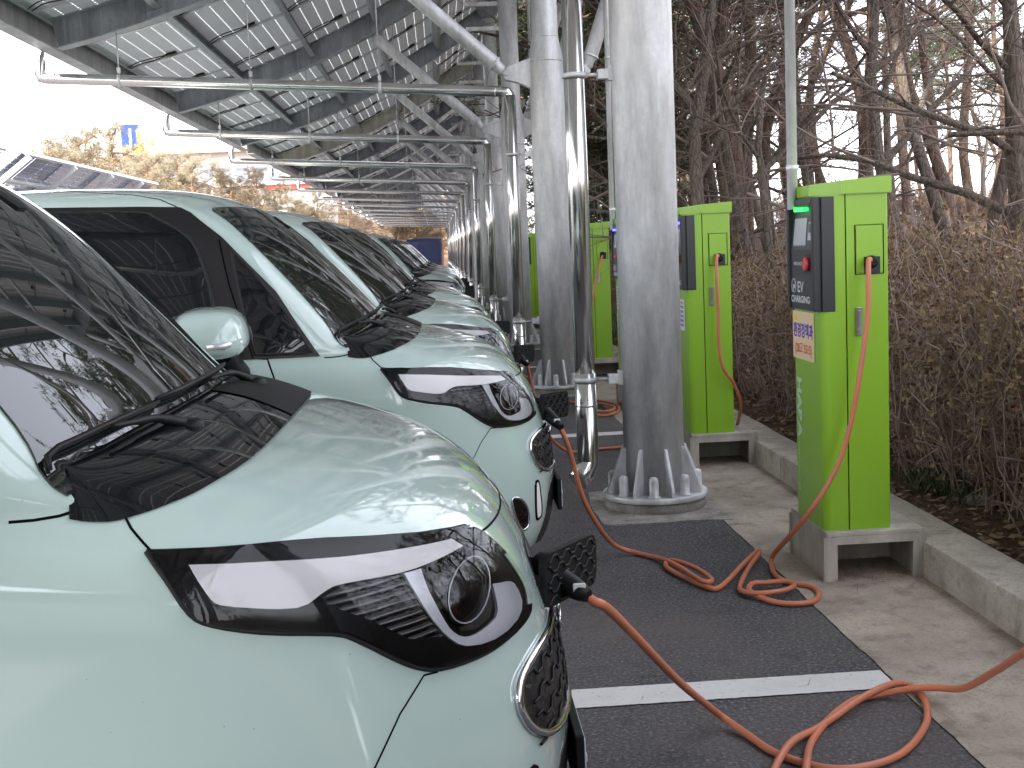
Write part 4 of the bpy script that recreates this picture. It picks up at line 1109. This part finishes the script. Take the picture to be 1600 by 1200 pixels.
# ---------------------------------------------------------------- the far left and the far end
def background():
    R = random.Random(31)
    NB = m_leaf('haze_tinted_needles', [(.22,.19,.12),(.29,.24,.155),(.18,.16,.11),(.34,.27,.18)])  # needles paled toward tan, bright haze put into the colour
    TB = m_twig('haze_tinted_twigs', [(.36,.27,.19),(.44,.32,.23),(.30,.21,.16)])  # twigs paled likewise, haze in the colour
    BK = m_bark('sun_tinted_bark', (.42,.25,.14), (.50,.29,.16))  # bark brightened toward orange, sunlight put into the colour
    P2 = [make_pine(51, 6.5, .12, .28, dens=1.9, leafm=NB, bark=BK, name='young_pine'), make_pine(52, 6, .11, .25, wob=.03, dens=2.0, leafm=NB, bark=BK, name='young_pine')]
    B2 = [make_bare(61, 6.5, .09, .9, name='bare_tree', bark=BK, depth=4, twm=TB), make_bare(62, 5.5, .08, 1.0, name='bare_tree', bark=BK, depth=4, twm=TB)]
    k = 0
    for px, y, s, t in ((70,64,.85,1),(115,62,1.15,0),(150,66,1.2,0),(175,60,1.1,1),(205,70,1.3,0),(235,66,1.0,1),(255,62,.95,0),(285,70,1.0,0),(320,66,.95,0),(345,60,.85,1),(370,64,.8,0),(395,62,.72,1),(410,70,.9,0),(100,75,1.1,1),(300,80,1.2,1),(30,66,1.0,0),(140,80,1.3,1),(85,72,1.1,0),(128,76,1.25,0),(165,78,1.35,0),(188,72,1.15,1),(222,78,1.3,0),(245,74,1.1,1),(270,80,1.25,0),(300,70,1.05,0),(330,76,1.0,1),(355,78,1.0,0),(385,74,.85,0),(405,66,.7,0),(425,72,.75,1),(440,78,.8,0),(455,84,.8,1),(470,90,.8,0)):
        x = (px-683)/1930*y; pr = (P2 if t == 0 else B2)[k % 2]; k += 1
        put(pr, USED, x, y, s, R.uniform(0,6.3), z=0, label='sunlit young pine far off beyond the car roofs on the left' if t == 0 else 'sunlit bare tree far off beyond the car roofs on the left', cat='pine tree' if t == 0 else 'bare tree', group='far sunlit pines on the left' if t == 0 else 'far sunlit bare trees on the left')
    for i in range(44):
        px = R.uniform(395, 720); y = R.uniform(88, 135); x = (px-683)/1930*y
        zz = -.1+11.0*max(0, min(1, ((y-95)/5-1)/9))*(1-.75*max(0, min(1, (x+14)/24)))
        t = R.random() < .45
        put((P2 if t else B2)[i % 2], USED, x, y, R.uniform(.55,1.0), R.uniform(0,6.3), z=max(-.1, zz), label='small sunlit pine on the brown hillside past the far end' if t else 'small bare tree on the brown hillside past the far end', cat='pine tree' if t else 'bare tree', group='pines on the hillside' if t else 'bare trees on the hillside')
    for i, px in enumerate((612,624,640,655,672,689,700)):
        y = 82+3*(i % 3); put(P2[i % 2] if i % 2 else B2[i % 2], USED, (px-683)/1930*y, y, 1.25, i, z=0, label='sunlit tree with an orange trunk past the end of the row', cat='tree', group='sunlit trees past the row')
    # yellow-leaved tree beside the blue pylon
    yl = make_pine(71, 6, .1, .2, dens=2.2, leafm=m_leaf('yellow_leaves', [(.62,.52,.06),(.72,.64,.12),(.6,.58,.10)]), bark=BK, name='yellow_tree'); yl.location = (-19.9, 88, 0); yl.scale = (.75,.75,1.55); tag(yl, 'bright yellow tree right of the blue pylon', 'tree')
    py = empty('sign_pylon', (-21.2, 90, 0), .25, 'tall pale blue sign pylon beyond the trees on the left', 'sign')
    mb = MB(); mb.box((0,0,5.55), (1.25,.5,11.1), bev=.05); mb.build('panel', mat('pylon_blue', (.045,.09,.30), .4), py)
    mb = MB(); mb.box((0,-.26,5.5), (.16,.03,10.6)); mb.build('centre_strip', mat('pylon_white', (.6,.62,.7), .5), py)
    # pale building
    CW_ = m_concrete('pale_wall', (.72,.70,.66), (.62,.60,.57), .3, (.6,.58,.52)); GW = mat('building_glass', (.30,.34,.40), .15)
    b = empty('pale_building', (-17, 118, 0), 0, 'long pale building with a flat beige roof behind the far trees', 'building')
    mb = MB(); mb.box((0,0,5.4), (15,10,10.8)); mb.build('wall', CW_, b)
    mb = MB(); mb.box((-.5,0,11.05), (18,12,.5)); mb.build('roof', mat('roof_beige', (.55,.48,.40), .7), b)
    for fl in range(3):
        for i in range(9):
            mb = MB(); mb.box((-6.4+i*1.6,-5.02,2+fl*3.3), (1.1,.06,1.6)); w = mb.build('window', GW, b)
            mb = MB(); mb.box((-6.4+i*1.6,-5.06,1.15+fl*3.3), (1.2,.12,.08)); mb.build('sill', CW_, w)
    b = empty('white_hall', (-12.6, 100, 0), 0, 'low white building with a red roof strip behind the trees', 'building')
    mb = MB(); mb.box((0,0,3.4), (8.5,6,6.9)); mb.build('wall', CW_, b)
    mb = MB(); mb.box((1.2,-3.1,6.75), (3.6,.25,.5)); mb.build('red_fascia', mat('fascia_red', (.50,.07,.05), .5), b)
    mb = MB(); mb.box((-.2,0,7.0), (9,6.6,.25)); mb.build('roof', CW_, b)
    # parallel canopies on the left
    CB = mat('cream_frame_steel', (.62,.62,.60), .5)
    for i, (a, b_, lb) in enumerate(((10.0,30.7,'nearer blue solar canopy cut off by the left edge of the photo'),(32.2,47,'blue solar canopy with white frame rising behind the second car roof'))):
        r = empty('solar_canopy', (-11.4, a, 0), 0, lb, 'solar canopy', 'solar canopies on the left')
        sl = math.atan(.75); Rm = Matrix.Rotation(-sl, 3, 'Y'); C = Vector((0,(b_-a)/2,3.38)); W = 3.0
        n = int((b_-a)/1.15)
        for k in range(n):
            y = (b_-a)*(k+.5)/n
            for u in (-.98, 0, .98):
                mb = MB(); mb.box(Vector((0,y,3.38))+Rm@Vector((u,0,.06)), (.95,(b_-a)/n-.07,.03), Rm); mb.build('solar_panel', M_PVF, r)
        for u in (-1.48,-.49,.49,1.48):
            mb = MB(); mb.box(C+Rm@Vector((u,0,-.02)), (.07,b_-a,.11), Rm); mb.build('purlin', CB, r)
        for k in range(int((b_-a)/4)+1):
            y = min(b_-a-.05, k*4.0+.05)
            mb = MB(); mb.box(Vector((0,y,3.38))+Rm@Vector((0,0,-.14)), (W,.12,.14), Rm); mb.build('rafter', CB, r)
            mb = MB(); mb.tube([(.1,y,0),(.1,y,3.3)], .10, 12); mb.build('column', M_GALV, r)
    # tarpaulin-covered load at the far end
    t = empty('covered_trailer', (-.62, 62, 0), 0, 'trailer load under a dark blue tarpaulin at the far end of the row', 'trailer')
    mb = MB(); R2 = random.Random(3); nx, nz = 22, 10; W = 1.72; g = []
    prof = []
    per = [( -W/2,-1.6),(W/2,-1.6),(W/2,1.6),(-W/2,1.6)]
    ring = []
    for a, b_ in zip(per, per[1:]+per[:1]):
        for k in range(14): ring.append((a[0]+(b_[0]-a[0])*k/14, a[1]+(b_[1]-a[1])*k/14))
    rows = []
    for j in range(9):
        z = .55+1.38*j/8; sh = 1-.10*(1-j/8)**1.5 if j < 8 else .97
        rows.append([mb.bm.verts.new((x*sh+.035*noise.noise(Vector((i*.9,j*.35,0))), y*sh+.05*noise.noise(Vector((i*.9,j*.35,7))), z+.05*noise.noise(Vector((x*1.5,y*1.5,3)))*(j/8))) for i, (x, y) in enumerate(ring)])
    for a, b_ in zip(rows, rows[1:]):
        for i in range(len(a)): mb.face([a[i], a[(i+1)%len(a)], b_[(i+1)%len(a)], b_[i]], True)
    c = mb.bm.verts.new((0,0,2.02))
    for i in range(len(rows[-1])): mb.face([rows[-1][i], rows[-1][(i+1)%len(ring)], c], True)
    mb.build('tarpaulin', mat('blue_tarpaulin', (.022,.03,.085), .5), t)
    mb = MB(); mb.box((0,0,.48), (1.5,3.0,.12)); mb.build('chassis', M_PLAST, t)
    for s in (-1,1):
        mb = MB(); mb.lathe([(.28,-.09),(.30,-.06),(.30,.06),(.28,.09)], 20, (s*.66,0,.30), M=Matrix.Rotation(radians(90),3,'Y')); mb.build('wheel', M_RUB, t)
background()
# ---------------------------------------------------------------- the row of cars
CAR = make_car()
G = 'mint green electric cars in the row'
CARS_ = [(.225,2.55,'nearest mint green electric car filling the lower left, its charging flap open'),
        (.445,5.20,'second mint green electric car, with its door mirror visible'),
        (.500,7.80,'third mint green electric car along the row'),
        (.500,10.42,'fourth mint green electric car along the row, last with a full windshield in view'),
        (.20,13.02,'fifth mint green electric car, set back so that mostly its bonnet shows'),
        (.43,18.30,'mint green electric car beyond the low silver car, its dark side window showing'),
        (.50,20.92,'eighth vehicle in the row, a far mint green electric car'),
        (.50,23.54,'far mint green electric car, next to last in the row'),
        (.52,26.16,'farthest mint green electric car at the end of the row')]
for i, (x, y, lb) in enumerate(CARS_):
    o = CAR if i == 0 else copy_tree(CAR); o.location = (x, y, 0); o.rotation_euler = (0, 0, radians((0,0,-.8,.9,-.5,.6,-.9,.4,.8)[i])); tag(o, lb, 'car', G)
for y, lb in ((-2.85,'unseen mint green electric car added behind the viewpoint to block skylight, first of two'),(-5.5,'unseen mint green electric car added behind the viewpoint to block skylight, second of two')):  # unseen cars added to cut skylight on the nearest fender
    o = copy_tree(CAR); o.location = (.35, y, 0); tag(o, lb, 'car', G)
for k, (px_, py_) in enumerate(((-13,-28),(-19,-32),(8,-22),(-9,-38),(14,-26))):  # unseen pines added against the glow of the low horizon
    o = copy_tree(PN[k % 5]); o.location = (px_, py_, -.1); o.scale = (1,1,1); tag(o, 'unseen tall pine added far behind the viewpoint to block horizon glow', 'pine tree', 'added pines behind the viewpoint')
SV = copy_tree(CAR); SV.name = 'silver_car'; SV.location = (.42, 15.66, 0); SV.scale = (1.12, 1.0, .93); tag(SV, 'low silver white car between two mint green cars far along the row', 'car'); del SV['group']
for ch in kids(SV):
    for q in [ch]+kids(ch):
        if q.data.materials and q.data.materials[0] == M_PAINT:
            q.data = q.data.copy(); q.data.materials[0] = M_WHITEP
# ---------------------------------------------------------------- cables
c1 = cable([(.262,2.44,.692),(.285,2.46,.668),(.319,2.5,.638),(.418,2.72,.49),(.564,3.05,.269),(.69,3.3,.101),(.752,3.37,.032),(.80,3.28,.014),(.846,3.149,.012),(.944,3.042,.012),(1.054,3.037,.012),(1.177,3.108,.012),(1.308,3.283,.012),(1.372,3.456,.016),(1.363,3.56,.022),(1.298,3.538,.034),(1.176,3.444,.034),(1.066,3.353,.020),(.996,3.293,.014),(.885,3.168,.030),(.79,3.008,.012),(.739,2.85,.012),(.775,2.79,.012),(.851,2.93,.012),(.897,3.05,.030),(.959,3.209,.016),(1.07,3.382,.012),(1.177,3.49,.014),(1.255,3.515,.014),(1.351,3.481,.040),(1.41,3.45,.050),(1.446,3.35,.083),(1.443,3.15,.201),(1.406,2.9,.342),(1.40,2.7,.47),(1.46,2.45,.75),(1.58,2.25,1.05),(1.68,2.12,1.26)],
   'orange cable looping across the parking line, plugged into the nearest car', plug=(.175,2.52,.735))
c2 = cable([(1.699,4.775,1.276),(1.675,4.745,1.285),(1.664,4.72,1.203),(1.654,4.71,1.055),(1.612,4.70,.808),(1.568,4.70,.608),(1.51,4.70,.458),(1.416,4.72,.306),(1.366,4.85,.175),(1.353,5.0,.08),(1.345,5.04,.03),(1.319,4.9,.014),(1.335,4.759,.014),(1.404,4.687,.014),(1.408,4.585,.014),(1.35,4.484,.014),(1.261,4.477,.014),(1.2,4.533,.014),(1.151,4.641,.024),(1.181,4.717,.030),(1.244,4.722,.030),(1.312,4.707,.034),(1.328,4.648,.034),(1.271,4.588,.034),(1.174,4.582,.030),(1.127,4.646,.022),(1.139,4.754,.014),(1.23,4.982,.018),(1.327,5.175,.03),(1.322,5.19,.036),(1.222,5.025,.03),(1.058,4.753,.014),(1.006,4.774,.014),(.959,4.9,.014),(.918,5.031,.014),(.909,5.129,.016),(.945,5.175,.022),(1.009,5.011,.030),(1.038,4.814,.030),(.995,4.786,.034),(.944,5.026,.034),(.911,5.216,.018),(.814,5.38,.014),(.72,5.36,.06),(.634,5.2,.185),(.559,5.1,.342),(.521,5.05,.489),(.491,5.0,.593),(.462,4.99,.665)],
   'orange cable from the nearest charger, coiled on the asphalt and plugged into the second car', plug=(.385,5.14,.735))
c3 = cable([(1.70,7.415,1.276),(1.676,7.385,1.285),(1.668,7.365,1.174),(1.671,7.36,.981),(1.669,7.36,.749),(1.695,7.37,.611),(1.775,7.42,.493),(1.84,7.55,.33),(1.86,7.9,.10),(1.80,8.15,.02),(1.45,8.25,.014),(1.0,8.2,.014),(.78,8.0,.05),(.62,7.85,.25),(.55,7.75,.55),(.53,7.72,.66)], 'orange cable hanging down the second charger towards the third car', plug=(.45,7.74,.735))
c4 = cable([(1.70,10.07,1.276),(1.66,10.02,1.1),(1.62,10.0,.7),(1.55,10.1,.2),(1.479,10.45,.014),(1.37,10.675,.014),(1.25,10.5,.014),(1.15,10.15,.014),(1.254,9.797,.014),(1.403,9.935,.02),(1.45,10.3,.03),(1.33,10.6,.034),(1.18,10.45,.03),(1.12,10.2,.03),(1.30,9.90,.034),(1.40,10.1,.04),(1.30,10.5,.03),(1.172,10.666,.014),(1.05,10.854,.014),(.85,10.8,.02),(.65,10.5,.35),(.54,10.36,.655)], 'orange cable coiled on the concrete beyond the nearest column, plugged into the fourth car', plug=(.45,10.36,.735))
c5 = cable([(1.70,12.71,1.276),(1.665,12.66,1.20),(1.60,12.60,1.0),(1.55,12.56,.75),(1.50,12.56,.45),(1.40,12.7,.12),(1.25,12.9,.014),(.9,13.0,.014),(.6,12.95,.2),(.27,12.96,.66)], 'orange cable hanging from the charger right of the second downpipe', plug=(.17,12.96,.735))
# ---------------------------------------------------------------- camera, light, sky
def setup_cam():
    cd = bpy.data.cameras.new('camera'); cam = bpy.data.objects.new('camera', cd); COL.objects.link(cam)
    f, px, py = 1930., 800., 600.
    y = Vector((683-px, -(390-py), -f)).normalized(); u = Vector((-.044, 1, 0)); u.z = -(y.x*u.x+y.y*u.y)/y.z; u.normalize(); x = y.cross(u)
    cam.matrix_world = Matrix.Translation((0,0,1.40)) @ Matrix((x, y, u)).to_4x4()
    cd.sensor_width = 36; cd.lens = 36*f/1600; cd.clip_end = 3000; cd.clip_start = .03
    SC.camera = cam
setup_cam()
EL = radians(50); SX, SY = -.75, -.66
to_sun = Vector((SX*cos(EL), SY*cos(EL), sin(EL)))
ld = bpy.data.lights.new('sun', 'SUN'); ld.energy = 2.2; ld.angle = radians(1.0); ld.color = (1, .93, .82)
so = bpy.data.objects.new('sun', ld); COL.objects.link(so); so.rotation_euler = to_sun.to_track_quat('Z', 'Y').to_euler(); so.location = (0,0,30)
W = bpy.data.worlds.new('World'); SC.world = W; W.use_nodes = True
nt = W.node_tree; bg = nt.nodes['Background']; sk = nt.nodes.new('ShaderNodeTexSky'); sk.sky_type = 'NISHITA'; sk.sun_disc = False
sk.sun_elevation = EL; sk.sun_rotation = math.atan2(SX, SY); sk.dust_density = 1.2; sk.air_density = 1.0; sk.ozone_density = 1.0
hs = nt.nodes.new('ShaderNodeHueSaturation'); hs.inputs['Saturation'].default_value = .55; nt.links.new(sk.outputs[0], hs.inputs['Color']); tn = nt.nodes.new('ShaderNodeMix'); tn.data_type = 'RGBA'; tn.blend_type = 'MULTIPLY'; tn.inputs[0].default_value = 1; tn.inputs[7].default_value = (1.06,.985,.965,1); nt.links.new(hs.outputs[0], tn.inputs[6]); un = nt.nodes.new('ShaderNodeMix'); un.data_type = 'RGBA'; un.inputs[0].default_value = .55; un.inputs[7].default_value = (3.8,3.88,4.25,1); nt.links.new(tn.outputs[2], un.inputs[6]); nt.links.new(un.outputs[2], bg.inputs[0]); bg.inputs[1].default_value = .15
SC.view_settings.view_transform = 'Standard'; SC.view_settings.look = 'None'; SC.view_settings.exposure = 2.62; SC.view_settings.gamma = 1
SC.cycles.max_bounces = 8; SC.cycles.transparent_max_bounces = 12; SC.cycles.glossy_bounces = 5; SC.cycles.diffuse_bounces = 4; SC.cycles.sample_clamp_indirect = 8
SC.cycles.caustics_reflective = False; SC.cycles.caustics_refractive = False
try: SC.cycles.use_denoising = True
except Exception: pass
